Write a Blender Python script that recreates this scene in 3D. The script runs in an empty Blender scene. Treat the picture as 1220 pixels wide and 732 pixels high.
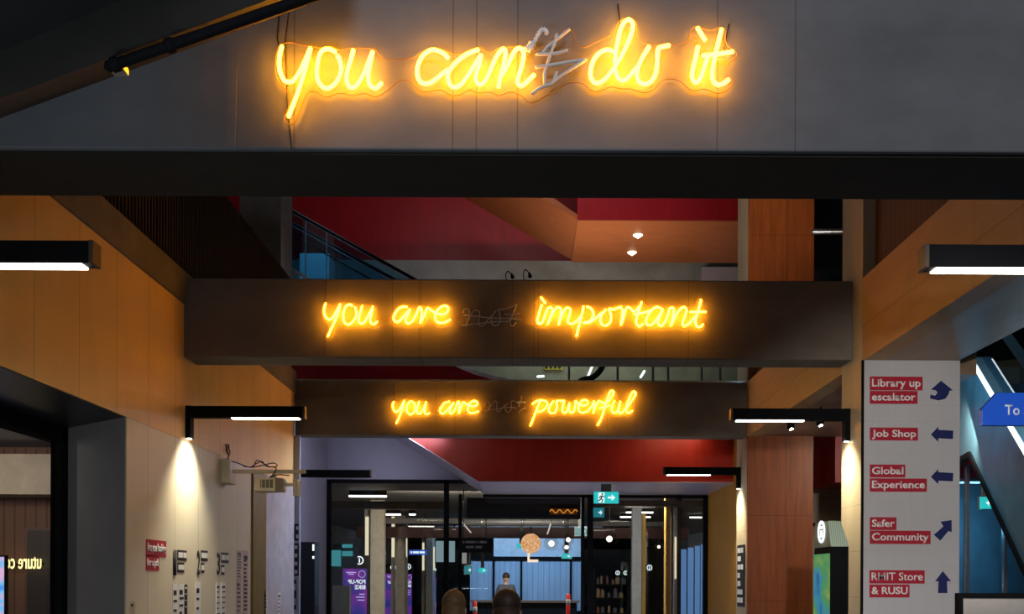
import bpy, bmesh, math, random
import numpy as np
from mathutils import Vector, Matrix

random.seed(4)
F, VX, VY, EYE, ROLL = 1200.0, 628.0, 692.0, 1.6, 0.0045
S = bpy.context.scene

# ------------------------------------------------------------------ camera
cd = bpy.data.cameras.new('camera')
cam = bpy.data.objects.new('camera', cd)
S.collection.objects.link(cam)
cd.sensor_width = 36.0
cd.lens = F / 1220.0 * 36.0
cd.shift_x = -(VX - 610.0) / 1220.0
cd.shift_y = (VY - 366.0) / 1220.0
cd.clip_start, cd.clip_end = 0.05, 200
cam.matrix_world = Matrix.Translation((0, 0, EYE)) @ Matrix.Rotation(math.pi / 2, 4, 'X') @ Matrix.Rotation(ROLL, 4, 'Z')
S.camera = cam

# ------------------------------------------------------------------ world, view, big lights
w = bpy.data.worlds.new('world'); S.world = w; w.use_nodes = True
w.node_tree.nodes['Background'].inputs[0].default_value = (0.55, 0.68, 1.0, 1)
w.node_tree.nodes['Background'].inputs[1].default_value = 0.006
S.view_settings.view_transform = 'Standard'
S.view_settings.look = 'None'
S.view_settings.gamma = 1.0
S.view_settings.use_curve_mapping = False
S.view_settings.exposure = 0.0

NEON = 47.0          # strength of the lit tubes
LAMP = 14.0          # strength of the lamp diffusers
SPOT = 240.0         # wall washers under the lamp brackets, and the added spots beside them


def light(name, kind, loc, power, col, size=1.0, size_y=None, aim=None, spot=None, blend=0.5, spread=None):
    l = bpy.data.lights.new(name, kind)
    l.energy = power; l.color = col
    if kind == 'AREA':
        l.shape = 'RECTANGLE' if size_y else 'SQUARE'
        l.size = size
        if size_y: l.size_y = size_y
        if spread: l.spread = math.radians(spread)
    elif kind == 'SPOT':
        l.spot_size = math.radians(spot); l.spot_blend = blend; l.shadow_soft_size = size
    else:
        l.shadow_soft_size = size
    o = bpy.data.objects.new(name, l); S.collection.objects.link(o)
    o.location = loc
    if aim is not None:
        o.rotation_euler = (Vector(aim) - Vector(loc)).to_track_quat('-Z', 'Y').to_euler()
    return o

# cool lights added out of view to wash the first beam
light('beam_wash_fill', 'AREA', (1.8, -2.2, 7.2), 215, (0.86, 0.90, 1.0), 3.0, 0.8, aim=(1.0, 5.1, 4.0))
light('beam_left_fill', 'AREA', (-2.0, 1.6, 1.3), 72, (0.70, 0.85, 1.0), 1.2, 0.6, aim=(-2.0, 1.62, 5.0))
# upper hall beyond the beams
light('upper_hall_light', 'AREA', (-0.5, 17.9, 11.5), 75, (1.0, 0.85, 0.85), 5.0, 1.2, aim=(0, 22.5, 8.0))
light('soffit_fill_light', 'AREA', (1.3, 19.4, 6.2), 70, (1.0, 0.80, 0.55), 2.2, 0.5, aim=(1.5, 21.4, 8.8), spread=130)  # added light, unseen in mid-air, brightening the orange soffit
light('upper_stair_light', 'AREA', (-3.6, 17.4, 9.6), 60, (0.6, 0.85, 1.0), 0.6, 0.6, aim=(-3.4, 17.6, 6.0))
light('column_fill', 'AREA', (2.0, 11.4, 4.75), 7, (1.0, 0.85, 0.65), 0.8, 0.3, aim=(3.6, 14.8, 7.2), spread=50)  # added light hidden behind the middle beam, for the timber column
light('bay_side_fill', 'AREA', (-1.2, 15.6, 3.86), 60, (0.75, 0.82, 1.0), 0.6, 0.3, aim=(-3.4, 13.8, 2.0))  # added light hidden behind the farthest beam, for the left wall's end
light('reveal_fill_spot', 'SPOT', (-1.0, 1.5, 2.6), 380, (1.0, 0.97, 0.90), 0.06, aim=(-3.75, 8.9, 1.9), spot=24, blend=0.8)  # added spot out of frame, lifting the charcoal reveal
# cool and warm lights added for the end bay, hidden behind the third beam
light('door_bay_fill', 'AREA', (-2.2, 15.7, 4.0), 5, (0.78, 0.8, 1.0), 1.6, 0.2, aim=(-2.4, 18.6, 3.5), spread=65)
light('bay_warm_fill', 'AREA', (2.4, 15.75, 4.0), 4, (1.0, 0.7, 0.45), 1.0, 0.25, aim=(1.5, 17.0, 2.6))
light('lip_fill_light', 'AREA', (0.4, 17.3, 0.3), 42, (0.85, 0.85, 1.0), 3.5, 0.4, aim=(0.8, 17.4, 3.0))  # added light below the view, brightening the lip from underneath
light('board_fill_spot', 'SPOT', (1.0, 1.5, 2.6), 1100, (1.0, 0.97, 0.93), 0.06, aim=(3.7, 9.7, 2.3), spot=30, blend=0.8)  # added spot out of frame, brightening the directory board
# escalator well
light('escalator_well_light', 'AREA', (4.4, 11.6, 5.3), 70, (0.30, 0.72, 1.0), 0.5, 1.6, aim=(5.4, 11.4, 2.4))
# hall beyond the glass
light('far_hall_light', 'AREA', (0.0, 36.5, 3.4), 190, (0.40, 0.66, 1.0), 5.5, 0.6, aim=(0.2, 40.0, 1.7))
light('near_hall_light', 'AREA', (0.0, 22.2, 3.45), 330, (1.0, 0.88, 0.7), 6.0, 0.5, aim=(0.0, 24.5, 0.0))
light('side_hall_light', 'AREA', (5.2, 12.6, 3.6), 26, (1.0, 0.88, 0.7), 0.8, 0.8, aim=(5.0, 14.5, 1.8))
light('side_room_light', 'AREA', (-6.6, 9.2, 3.1), 60, (1.0, 0.85, 0.7), 0.9, 0.9, aim=(-6.2, 12.0, 2.2))


# ------------------------------------------------------------------ helpers
def P(px, py, d):
    """photo pixel at distance d (metres along the corridor) -> world point"""
    dx, dy = px - VX, py - VY
    ux, uy = dx + dy * ROLL, dy - dx * ROLL
    return Vector((ux * d / F, d, EYE - uy * d / F))

_mats = {}
def nodes(name):
    m = bpy.data.materials.new(name); m.use_nodes = True
    nt = m.node_tree
    return m, nt, nt.nodes['Principled BSDF']

def pbr(name, col, rough=0.6, metal=0.0, var=0.12, scale=6.0, bump=0.0, stretch=(1, 1, 1), spec=0.4, col2=None):
    if name in _mats: return _mats[name]
    m, nt, b = nodes(name)
    tc = nt.nodes.new('ShaderNodeTexCoord'); mp = nt.nodes.new('ShaderNodeMapping')
    mp.inputs['Scale'].default_value = stretch
    nz = nt.nodes.new('ShaderNodeTexNoise'); nz.inputs['Scale'].default_value = scale
    nz.inputs['Detail'].default_value = 6.0; nz.inputs['Roughness'].default_value = 0.62
    cr = nt.nodes.new('ShaderNodeValToRGB')
    c2 = col2 or tuple(min(1, c * (1 + var)) for c in col)
    c1 = col if col2 else tuple(c * (1 - var) for c in col)
    cr.color_ramp.elements[0].color = (*c1, 1); cr.color_ramp.elements[0].position = 0.3
    cr.color_ramp.elements[1].color = (*c2, 1); cr.color_ramp.elements[1].position = 0.7
    L = nt.links.new
    L(tc.outputs['Object'], mp.inputs['Vector']); L(mp.outputs['Vector'], nz.inputs['Vector'])
    L(nz.outputs['Fac'], cr.inputs['Fac']); L(cr.outputs['Color'], b.inputs['Base Color'])
    b.inputs['Roughness'].default_value = rough; b.inputs['Metallic'].default_value = metal
    b.inputs['Specular IOR Level'].default_value = spec
    if bump:
        bp = nt.nodes.new('ShaderNodeBump'); bp.inputs['Strength'].default_value = bump; bp.inputs['Distance'].default_value = 0.02
        L(nz.outputs['Fac'], bp.inputs['Height']); L(bp.outputs['Normal'], b.inputs['Normal'])
    _mats[name] = m
    return m

def emit(name, col, strength, base=(0.02, 0.02, 0.02)):
    if name in _mats: return _mats[name]
    m, nt, b = nodes(name)
    b.inputs['Base Color'].default_value = (*base, 1)
    b.inputs['Emission Color'].default_value = (*col, 1)
    b.inputs['Emission Strength'].default_value = strength
    _mats[name] = m
    return m

def glassy(name, tint=(1, 1, 1), gloss=0.06, rough=0.02, fres=1.45):
    if name in _mats: return _mats[name]
    m = bpy.data.materials.new(name); m.use_nodes = True
    nt = m.node_tree; nt.nodes.clear(); L = nt.links.new
    o = nt.nodes.new('ShaderNodeOutputMaterial'); mx = nt.nodes.new('ShaderNodeMixShader')
    t = nt.nodes.new('ShaderNodeBsdfTransparent'); g = nt.nodes.new('ShaderNodeBsdfGlossy')
    t.inputs[0].default_value = (*tint, 1); g.inputs['Roughness'].default_value = rough
    fr = nt.nodes.new('ShaderNodeFresnel'); fr.inputs[0].default_value = fres
    ad = nt.nodes.new('ShaderNodeMath'); ad.operation = 'ADD'; ad.use_clamp = True; ad.inputs[1].default_value = gloss - 0.04
    L(fr.outputs[0], ad.inputs[0]); ge = nt.nodes.new('ShaderNodeNewGeometry'); bf = nt.nodes.new('ShaderNodeMath'); bf.operation = 'SUBTRACT'; bf.inputs[0].default_value = 1.0
    fm = nt.nodes.new('ShaderNodeMath'); fm.operation = 'MULTIPLY'
    L(ge.outputs['Backfacing'], bf.inputs[1]); L(bf.outputs[0], fm.inputs[0]); L(ad.outputs[0], fm.inputs[1])
    L(fm.outputs[0], mx.inputs[0]); L(t.outputs[0], mx.inputs[1]); L(g.outputs[0], mx.inputs[2])
    L(mx.outputs[0], o.inputs[0])
    _mats[name] = m
    return m

def jointed(name, col, rough, axis, spacing, offset, jw=0.006, var=0.14, scale=1.6, dark=0.45, stretch=(1, 1, 1), zjoint=None, spec=0.3, bump=0.05, fine=0.0):
    """wall / beam surface with thin panel joints along one world axis (and at one or more heights)"""
    if name in _mats: return _mats[name]
    m, nt, b = nodes(name); L = nt.links.new
    tc = nt.nodes.new('ShaderNodeTexCoord'); mp = nt.nodes.new('ShaderNodeMapping'); mp.inputs['Scale'].default_value = stretch
    nz = nt.nodes.new('ShaderNodeTexNoise'); nz.inputs['Scale'].default_value = scale; nz.inputs['Detail'].default_value = 8; nz.inputs['Roughness'].default_value = 0.65
    cr = nt.nodes.new('ShaderNodeValToRGB')
    cr.color_ramp.elements[0].color = (*[c * (1 - var) for c in col], 1); cr.color_ramp.elements[0].position = 0.3
    cr.color_ramp.elements[1].color = (*[min(1, c * (1 + var)) for c in col], 1); cr.color_ramp.elements[1].position = 0.72
    sp = nt.nodes.new('ShaderNodeSeparateXYZ')
    L(tc.outputs['Object'], mp.inputs[0]); L(mp.outputs[0], nz.inputs['Vector']); L(nz.outputs['Fac'], cr.inputs[0]); L(tc.outputs['Object'], sp.inputs[0])
    def mth(op, a, bb):
        n = nt.nodes.new('ShaderNodeMath'); n.operation = op
        for i, v in enumerate((a, bb)):
            if v is None: continue
            if isinstance(v, (int, float)): n.inputs[i].default_value = v
            else: L(v, n.inputs[i])
        return n.outputs[0]
    masks = []
    if isinstance(spacing, (list, tuple)):
        for xj in spacing: masks.append(mth('LESS_THAN', mth('ABSOLUTE', mth('SUBTRACT', sp.outputs[axis], xj), None), jw * 0.5))
    else:
        a = mth('SUBTRACT', sp.outputs[axis], offset)
        a = mth('DIVIDE', a, spacing); a = mth('FRACT', a, None)
        masks.append(mth('LESS_THAN', a, jw / spacing))
    for z in (zjoint or []):
        q = mth('ABSOLUTE', mth('SUBTRACT', sp.outputs['Z'], z), None)
        masks.append(mth('LESS_THAN', q, jw * 0.6))
    mk = masks[0]
    for q in masks[1:]: mk = mth('MAXIMUM', mk, q)
    mx = nt.nodes.new('ShaderNodeMix'); mx.data_type = 'RGBA'; mx.blend_type = 'MULTIPLY'
    L(mk, mx.inputs['Factor']); L(cr.outputs[0], mx.inputs['A']); mx.inputs['B'].default_value = (dark, dark, dark, 1)
    L(mx.outputs['Result'], b.inputs['Base Color'])
    b.inputs['Roughness'].default_value = rough; b.inputs['Specular IOR Level'].default_value = spec
    bp = nt.nodes.new('ShaderNodeBump'); bp.inputs['Strength'].default_value = bump; bp.inputs['Distance'].default_value = 0.02
    L(nz.outputs['Fac'], bp.inputs['Height']); L(bp.outputs[0], b.inputs['Normal'])
    _mats[name] = m
    return m


class MB:
    def __init__(s): s.v = []; s.f = []
    def add(s, vs, fs):
        n = len(s.v); s.v += [Vector(v) for v in vs]; s.f += [[i + n for i in f] for f in fs]; return s
    def box(s, x0, x1, y0, y1, z0, z1):
        return s.add([(x0, y0, z0), (x1, y0, z0), (x1, y1, z0), (x0, y1, z0), (x0, y0, z1), (x1, y0, z1), (x1, y1, z1), (x0, y1, z1)],
                     [(0, 3, 2, 1), (4, 5, 6, 7), (0, 1, 5, 4), (1, 2, 6, 5), (2, 3, 7, 6), (3, 0, 4, 7)])
    def slab(s, o, u, v, n):
        o, u, v, n = map(Vector, (o, u, v, n))
        return s.add([o, o + u, o + u + v, o + v, o + n, o + u + n, o + u + v + n, o + v + n],
                     [(0, 3, 2, 1), (4, 5, 6, 7), (0, 1, 5, 4), (1, 2, 6, 5), (2, 3, 7, 6), (3, 0, 4, 7)])
    def prism(s, pts, ext):
        pts = [Vector(p) for p in pts]; ext = Vector(ext); n = len(pts)
        fs = [list(range(n))[::-1], list(range(n, 2 * n))] + [[i, (i + 1) % n, n + (i + 1) % n, n + i] for i in range(n)]
        return s.add(pts + [p + ext for p in pts], fs)
    def tube(s, path, r, k=8):
        path = [Vector(p) for p in path]; n = len(path)
        rs = r if isinstance(r, (list, tuple)) else [r] * n
        base = len(s.v); up = None; rings = []
        for i, p in enumerate(path):
            t = (path[min(i + 1, n - 1)] - path[max(i - 1, 0)])
            t = t.normalized() if t.length > 1e-9 else Vector((0, 0, 1))
            if up is None:
                up = Vector((0, 1, 0)) if abs(t.y) < 0.9 else Vector((1, 0, 0))
            up = (up - t * up.dot(t))
            up = up.normalized() if up.length > 1e-6 else t.orthogonal().normalized()
            sd = t.cross(up)
            rings.append([p + (up * math.cos(a) + sd * math.sin(a)) * rs[i] for a in [2 * math.pi * q / k for q in range(k)]])
        vs = [v for rg in rings for v in rg]
        fs = [[i * k + q, i * k + (q + 1) % k, (i + 1) * k + (q + 1) % k, (i + 1) * k + q] for i in range(n - 1) for q in range(k)]
        t0 = (path[0] - path[1]).normalized() * rs[0] * 0.7; t1 = (path[-1] - path[-2]).normalized() * rs[-1] * 0.7
        vs += [path[0] + t0, path[-1] + t1]; a, b = len(vs) - 2, len(vs) - 1
        fs += [[a, (q + 1) % k, q] for q in range(k)] + [[b, (n - 1) * k + q, (n - 1) * k + (q + 1) % k] for q in range(k)]
        return s.add(vs, fs)
    def cyl(s, p0, p1, r, k=20, r1=None):
        return s.tube([p0, p1], [r, r if r1 is None else r1], k)
    def ball(s, c, r, k=14, sc=(1, 1, 1)):
        c = Vector(c); vs = []; fs = []
        for i in range(k + 1):
            th = math.pi * i / k
            for j in range(k):
                ph = 2 * math.pi * j / k
                vs.append(c + Vector((r * sc[0] * math.sin(th) * math.cos(ph), r * sc[1] * math.sin(th) * math.sin(ph), r * sc[2] * math.cos(th))))
        fs = [[i * k + j, (i + 1) * k + j, (i + 1) * k + (j + 1) % k, i * k + (j + 1) % k] for i in range(k) for j in range(k)]
        return s.add(vs, fs)
    def ring(s, c, u, v, r, w, n, k=28):
        c, u, v, n = map(Vector, (c, u, v, n)); vs = []; fs = []
        for i in range(k):
            a = 2 * math.pi * i / k; e = u * math.cos(a) + v * math.sin(a)
            vs += [c + e * (r - w), c + e * r, c + e * r + n, c + e * (r - w) + n]
        for i in range(k):
            j = (i + 1) % k
            for q in range(4): fs.append([i * 4 + q, j * 4 + q, j * 4 + (q + 1) % 4, i * 4 + (q + 1) % 4])
        return s.add(vs, fs)
    def build(s, name, mat, parent=None, smooth=False, bevel=0.0, origin=None):
        me = bpy.data.meshes.new(name)
        org = Vector(parent['_o']) if parent is not None else Vector(origin or (0, 0, 0))
        me.from_pydata([v - org for v in s.v], [], s.f); me.validate(); me.update()
        bm = bmesh.new(); bm.from_mesh(me)
        bmesh.ops.remove_doubles(bm, verts=bm.verts, dist=1e-6)
        bmesh.ops.recalc_face_normals(bm, faces=bm.faces); bm.to_mesh(me); bm.free()
        if smooth: me.polygons.foreach_set('use_smooth', [True] * len(me.polygons))
        me.materials.append(mat)
        return link(name, me, parent, org, bevel)

def link(name, me, parent, org, bevel=0.0):
    o = bpy.data.objects.new(name, me); S.collection.objects.link(o)
    if parent is not None: o.parent = parent
    else: o.location = org
    o['_o'] = list(org)
    if bevel:
        md = o.modifiers.new('bevel', 'BEVEL'); md.width = bevel; md.segments = 2; md.limit_method = 'ANGLE'
    return o

def tag(o, label, cat, group=None, kind=None):
    if label: o['label'] = label
    if cat: o['category'] = cat
    if group: o['group'] = group
    if kind: o['kind'] = kind
    return o

def thing(name, loc, label, cat, group=None, kind=None):
    o = bpy.data.objects.new(name, None); S.collection.objects.link(o)
    o.location = loc; o['_o'] = list(loc); o.empty_display_size = 0.1
    return tag(o, label, cat, group, kind)

def struct(o, label, cat):
    return tag(o, label, cat, None, 'structure')

def smooth(pts, n=6):
    pts = [Vector(p) for p in pts]
    if len(pts) < 3: return [pts[0].lerp(pts[1], i / n) for i in range(n + 1)]
    ex = [pts[0] * 2 - pts[1]] + pts + [pts[-1] * 2 - pts[-2]]
    out = []
    for i in range(1, len(ex) - 2):
        p0, p1, p2, p3 = ex[i - 1:i + 3]
        for q in range(n):
            t = q / n
            out.append(0.5 * ((2 * p1) + (p2 - p0) * t + (2 * p0 - 5 * p1 + 4 * p2 - p3) * t * t + (3 * p1 - p0 - 3 * p2 + p3) * t ** 3))
    out.append(pts[-1])
    return out

def lettering(body, o, u, v, w, h, mat, parent, name='lettering', depth=0.003, bold=0.0, mirror=False, squeeze=True, align='l'):
    """text laid into the box of width w and height h that starts at o and runs along unit vectors u, v"""
    fc = bpy.data.curves.new(name, 'FONT'); fc.body = body; fc.size = 1.0; fc.offset = bold; fc.resolution_u = 3
    fc.extrude = 0.0
    ob = bpy.data.objects.new(name, fc); S.collection.objects.link(ob)
    dg = bpy.context.evaluated_depsgraph_get()
    me = bpy.data.meshes.new_from_object(ob.evaluated_get(dg))
    bpy.data.objects.remove(ob); bpy.data.curves.remove(fc)
    co = [vv.co.copy() for vv in me.vertices]
    x0 = min(c.x for c in co); x1 = max(c.x for c in co); y0 = min(c.y for c in co); y1 = max(c.y for c in co)
    o, u, v = Vector(o), Vector(u).normalized(), Vector(v).normalized(); nn = u.cross(v)
    sy = h / (y1 - y0); sx = w / (x1 - x0)
    if not squeeze: sx = min(sx, sy)
    org = Vector(parent['_o'])
    off = 0.0 if align == 'l' else (w - sx * (x1 - x0)) / 2
    for vv, c in zip(me.vertices, co):
        a = (c.x - x0) * sx
        if mirror: a = w - a
        vv.co = o + u * (a + off) + v * ((c.y - y0) * sy) + nn * depth - org
    bm = bmesh.new(); bm.from_mesh(me)
    r = bmesh.ops.extrude_face_region(bm, geom=bm.faces[:])
    for e in r['geom']:
        if isinstance(e, bmesh.types.BMVert): e.co -= nn * depth * 0.8
    bmesh.ops.recalc_face_normals(bm, faces=bm.faces); bm.to_mesh(me); bm.free()
    me.materials.clear(); me.materials.append(mat)
    return link(name, me, parent, org)

def word_bars(o, u, v, w, h, mat, parent, words=(0.45, 0.4), depth=0.004):
    """a line of writing too small to read in the photo: one raised mark per word"""
    o, u, v = Vector(o), Vector(u).normalized(), Vector(v).normalized(); nn = u.cross(v)
    gap = (1 - sum(words)) / max(1, len(words) - 1) if len(words) > 1 else 0
    t = 0.0
    for k in words:
        MB().slab(o + u * (w * t), u * (w * k), v * h, nn * depth).build('text_mark', mat, parent); t += k + gap

# ------------------------------------------------------------------ materials
CONC_A = jointed('concrete_first_beam', (0.17, 0.172, 0.178), 0.75, 'X', [(x - VX) * 5.16 / F for x in (348, 537, 565, 614, 852, 945)], 0, 0.007, 0.2, 1.3, 0.6, (1, 1, 1.6))
CONC_B = jointed('concrete_beam', (0.20, 0.172, 0.140), 0.75, 'X', [(x - VX) * 10 / F for x in (466, 500, 609, 640, 768)] + [(x - VX) * 14.8 / F for x in (540, 632.5, 757)], 0, 0.008, 0.2, 1.8, 0.65, (1, 1, 1.6))
CONC = pbr('concrete', (0.17, 0.155, 0.14), 0.8, var=0.22, scale=3.0, bump=0.15)
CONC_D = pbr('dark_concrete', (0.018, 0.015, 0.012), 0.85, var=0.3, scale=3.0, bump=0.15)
PLY_U = jointed('honey_panel_wall', (0.82, 0.54, 0.22), 0.55, 'Y', 0.7, 6.97, 0.007, 0.06, 2.5, 0.45, (1, 1, 0.25))
PLY_L = jointed('pale_panel_wall', (0.70, 0.65, 0.50), 0.55, 'Y', 0.7, 6.97, 0.007, 0.06, 2.5, 0.45, (1, 1, 0.25), zjoint=[2.98])
PLY_R = jointed('plywood_bulkhead', (0.46, 0.28, 0.12), 0.5, 'Y', 1.22, 2.4, 0.006, 0.1, 3.0, 0.55, (0.6, 0.6, 2.5), zjoint=[EYE + 2.46])
PLY_P = jointed('plywood_pier', (0.52, 0.44, 0.28), 0.5, 'Y', 3.0, 0.2, 0.004, 0.1, 4.0, 0.6, (1, 1, 0.3), zjoint=[1.9, 2.35, 2.8, 3.3, 3.9, 4.5, 1.45])
WOOD = jointed('red_brown_timber', (0.31, 0.074, 0.016), 0.4, 'X', 5.0, -9.9, 0.005, 0.32, 7.0, 0.35, (2.2, 2.2, 0.18), zjoint=[EYE + 0.97, EYE - 0.29, EYE + 5.09, EYE + 3.6], spec=0.4)
WOOD_D = pbr('dark_timber', (0.07, 0.03, 0.014), 0.6, var=0.35, scale=9, stretch=(3, 3, 0.15))
BLACK = pbr('black_metal', (0.006, 0.006, 0.007), 0.7, var=0.2, spec=0.06)
BLACKM = pbr('matt_black', (0.010, 0.009, 0.009), 0.8, var=0.2)
DGREY = pbr('charcoal_panel', (0.22, 0.22, 0.24), 0.6, var=0.08, scale=2)
RED = jointed('crimson_panel', (0.30, 0.007, 0.014), 0.42, 'X', 1.35, -6.0, 0.006, 0.16, 3.0, 0.5, (2, 2, 0.4))
REDO = jointed('vermilion_panel', (0.42, 0.024, 0.010), 0.4, 'X', 1.45, -4.32, 0.006, 0.14, 3.0, 0.55, (2, 2, 0.4))
ORNG = pbr('orange_timber', (0.34, 0.10, 0.035), 0.4, var=0.15, scale=4, stretch=(0.4, 2, 2))
LILAC = pbr('lilac_grey_paint', (0.27, 0.25, 0.33), 0.5, var=0.06, scale=2)
LIPM = pbr('brushed_lip_panel', (0.55, 0.50, 0.60), 0.3, metal=0.4, var=0.08, scale=3, stretch=(0.3, 2, 2))
OCHRE = pbr('ochre_panel', (0.42, 0.20, 0.018), 0.55, var=0.08, scale=2)
WHITE = pbr('white_paint', (0.72, 0.72, 0.72), 0.5, var=0.03)
PAPER = pbr('white_paper', (0.80, 0.80, 0.78), 0.6, var=0.03)
PUTTY = pbr('cream_plastic', (0.55, 0.47, 0.33), 0.4, var=0.04)
STEEL = pbr('brushed_steel', (0.42, 0.44, 0.46), 0.3, metal=0.9, var=0.1)
CHROME = pbr('bright_rail', (0.75, 0.80, 0.86), 0.25, metal=0.8, var=0.05)
FLOORM = pbr('dark_stone_floor', (0.045, 0.042, 0.04), 0.25, var=0.15, scale=2.0)
REDL = pbr('red_vinyl', (0.46, 0.012, 0.03), 0.5, var=0.03)
NAVY = pbr('navy_vinyl', (0.012, 0.018, 0.11), 0.5, var=0.04)
INK = pbr('black_vinyl', (0.012, 0.012, 0.015), 0.6, var=0.05)
GLASS = glassy('clear_glass', (0.93, 0.95, 0.96), 0.05)
GLASSB = glassy('blue_tinted_glass', (0.55, 0.80, 0.92), 0.10)
ACRYL = glassy('clear_acrylic', (0.99, 0.98, 0.96), 0.02, 0.25, 1.15)
EDGE = pbr('acrylic_edge', (0.30, 0.17, 0.05), 0.25, var=0.05)
NEONM = emit('lit_neon', (1.0, 0.36, 0.012), NEON)
TUBEOFF = pbr('unlit_neon', (0.78, 0.70, 0.62), 0.25, var=0.06)
TAPE = pbr('white_tape', (0.95, 0.95, 0.96), 0.35, var=0.03)
WIRE = pbr('black_wire', (0.012, 0.010, 0.010), 0.6)
LAMPE = emit('lamp_diffuser', (1.0, 0.93, 0.78), LAMP)
STRIPE = emit('ceiling_strip_glow', (1.0, 0.93, 0.82), 3.0)
CYANE = emit('exit_face_glow', (0.02, 0.62, 0.62), 0.85)
EXITW = emit('exit_mark_glow', (0.85, 1.0, 1.0), 1.0)
LEDW = emit('led_line_glow', (0.75, 0.92, 1.0), 2.6)
RINGE = emit('icon_glow', (0.85, 0.95, 1.0), 1.6)

# ------------------------------------------------------------------ setting: floor, walls, beams
XL, XR = -3.42, 3.22
D1, D2, D3 = 5.16, 10.0, 14.8
struct(MB().box(-10, 10, -5, 70, -0.2, 0).build('floor', FLOORM), 'dark polished floor of the long corridor', 'floor')

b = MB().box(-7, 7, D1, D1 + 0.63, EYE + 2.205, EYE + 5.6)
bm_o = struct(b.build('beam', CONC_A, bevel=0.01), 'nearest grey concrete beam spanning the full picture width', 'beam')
MB().box(-7, 7, D1 + 0.03, D1 + 0.6, EYE + 2.19, EYE + 2.207).build('soffit_shade', pbr('soffit_shade_black', (0.022, 0.018, 0.012), 0.8, var=0.2), bm_o)  # dark panel: the shade under the beam is put into its colour
struct(MB().box(XL, XR, D2, D2 + 0.38, EYE + 2.205, EYE + 2.99).build('beam', CONC_B, bevel=0.01), 'brown concrete beam carrying the important sign', 'beam')
struct(MB().box(XL, XR, D3, D3 + 0.3, EYE + 2.125, EYE + 2.92).build('beam', CONC_B, bevel=0.01), 'farthest concrete beam carrying the powerful sign', 'beam')
fl = MB().box(XL, XR, D3 - 0.02, D3 + 0.05, EYE + 2.92, EYE + 2.945)
tag(fl.build('metal_flashing', CHROME), 'thin pale metal flashing along the top of the farthest beam', 'flashing')

# left wall with the splayed opening
lw = MB()
lw.box(XL - 0.3, XL, 9.32, D3 - 0.05, 0, 2.98)
lw.prism([(XL, 8.59, 0), (XL, 9.32, 0), (XL - 0.3, 9.32, 0), (XL - 0.3, 8.86, 0)], (0, 0, 2.98))
struct(MB().box(XL - 0.3, XL, 1.5, D3 - 0.05, 2.98, EYE + 2.73).build('wall_left_upper', PLY_U), 'honey coloured plywood panels along the upper left wall', 'wall')
lwo = struct(lw.build('wall_left', PLY_L), 'pale panelled left wall with posters and lamps', 'wall')
struct(MB().box(XL - 0.3, XL + 0.03, 1.5, D3 - 0.05, EYE + 2.73, EYE + 3.04).build('trim_1', CONC), 'concrete edge band along the top of the left wall', 'trim')
rb = MB().box(XL - 0.32, XL - 0.02, 3.0, 14.6, EYE + 3.04, EYE + 4.32)
for i in range(142):
    y = 4.0 + i * 0.074
    rb.box(XL - 0.02, XL + 0.012, y, y + 0.034, EYE + 3.04, EYE + 4.32)
struct(rb.build('trim_2', BLACKM), 'black vertically ribbed panel above the left edge band', 'trim')
struct(MB().box(-4.25, -3.64, D3, D3 + 0.7, 0, 9.5).build('column', CONC), 'bare concrete column at the left behind the ribbed panel', 'column')
struct(MB().box(XL - 0.02, XL + 0.025, 12.48, 13.1, 0, 2.96).build('trim_3', pbr('olive_panel', (0.22, 0.15, 0.035), 0.5), None), 'olive brown vertical strip on the left wall below the projector', 'trim')
struct(MB().box(XL - 0.02, XL + 0.02, 13.1, D3 - 0.07, 0, 2.97).build('lit_wall_panel', pbr('bluish_lit_wall', (0.62, 0.62, 0.72), 0.22), None), 'panel coloured as bluish light on the far end of the left wall', 'panel')  # tint holds the bluish light falling on what is one continuous wall
# opening reveal, soffit, glass front and the room behind it
struct(MB().prism([(XL, 8.55, 0), (XL - 0.02, 8.61, 0), (-4.26, 9.32, 0), (-4.24, 9.24, 0)], (0, 0, 2.985)).build('trim_4', DGREY), 'charcoal splayed reveal at the side of the left opening', 'trim')
struct(MB().box(-4.7, XL - 0.02, 1.5, 9.3, 2.975, 3.12).build('trim_5', pbr('dark_soffit', (0.05, 0.05, 0.055), 0.35), None), 'dark soffit over the left glazed opening', 'trim')
wn = thing('window_1', (-4.3, 8.0, 0), 'black framed glass front in the left opening', 'window', None, 'structure')
MB().box(-4.31, -4.2, 9.1, 9.25, 0, 2.98).box(-4.36, -4.2, 2.0, 9.25, 2.84, 2.98).box(-4.36, -4.2, 7.2, 7.3, 0, 2.84).build('frame', BLACK, wn)
MB().box(-4.29, -4.27, 2.0, 9.1, 0.05, 2.84).build('pane', GLASS, wn)
struct(MB().box(-9.5, -4.75, 12.3, 12.5, 0, 3.2).build('wall_back', jointed('ribbed_brown_wall', (0.16, 0.075, 0.045), 0.6, 'X', 0.13, -9.0, 0.02, 0.1, 3, 0.5), None), 'ribbed brown back wall of the room behind the left glass', 'wall')
struct(MB().box(-9.6, -9.4, 3, 12.5, 0, 3.2).build('wall_side', DGREY), 'dark side wall of the room behind the left glass', 'wall')
struct(MB().box(-4.75, -4.4, 10.5, 12.5, 0, 3.2).build('wall_return', DGREY), 'dark return wall inside the left room', 'wall')
struct(MB().box(-9.5, -4.75, 11.75, 12.28, EYE + 0.98, EYE + 1.45).build('trim_6', pbr('beige_bulkhead', (0.50, 0.42, 0.33), 0.6), None), 'beige bulkhead across the room behind the left glass', 'trim')
struct(MB().box(-9.5, -4.4, 2, 12.5, 3.2, 3.3).build('ceiling', DGREY), 'dark ceiling of the room behind the left glass', 'ceiling')
dr = thing('door_1', P(39, 732, 12.25), 'dark door in the brown wall behind the left glass', 'door', None, 'structure')
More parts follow.
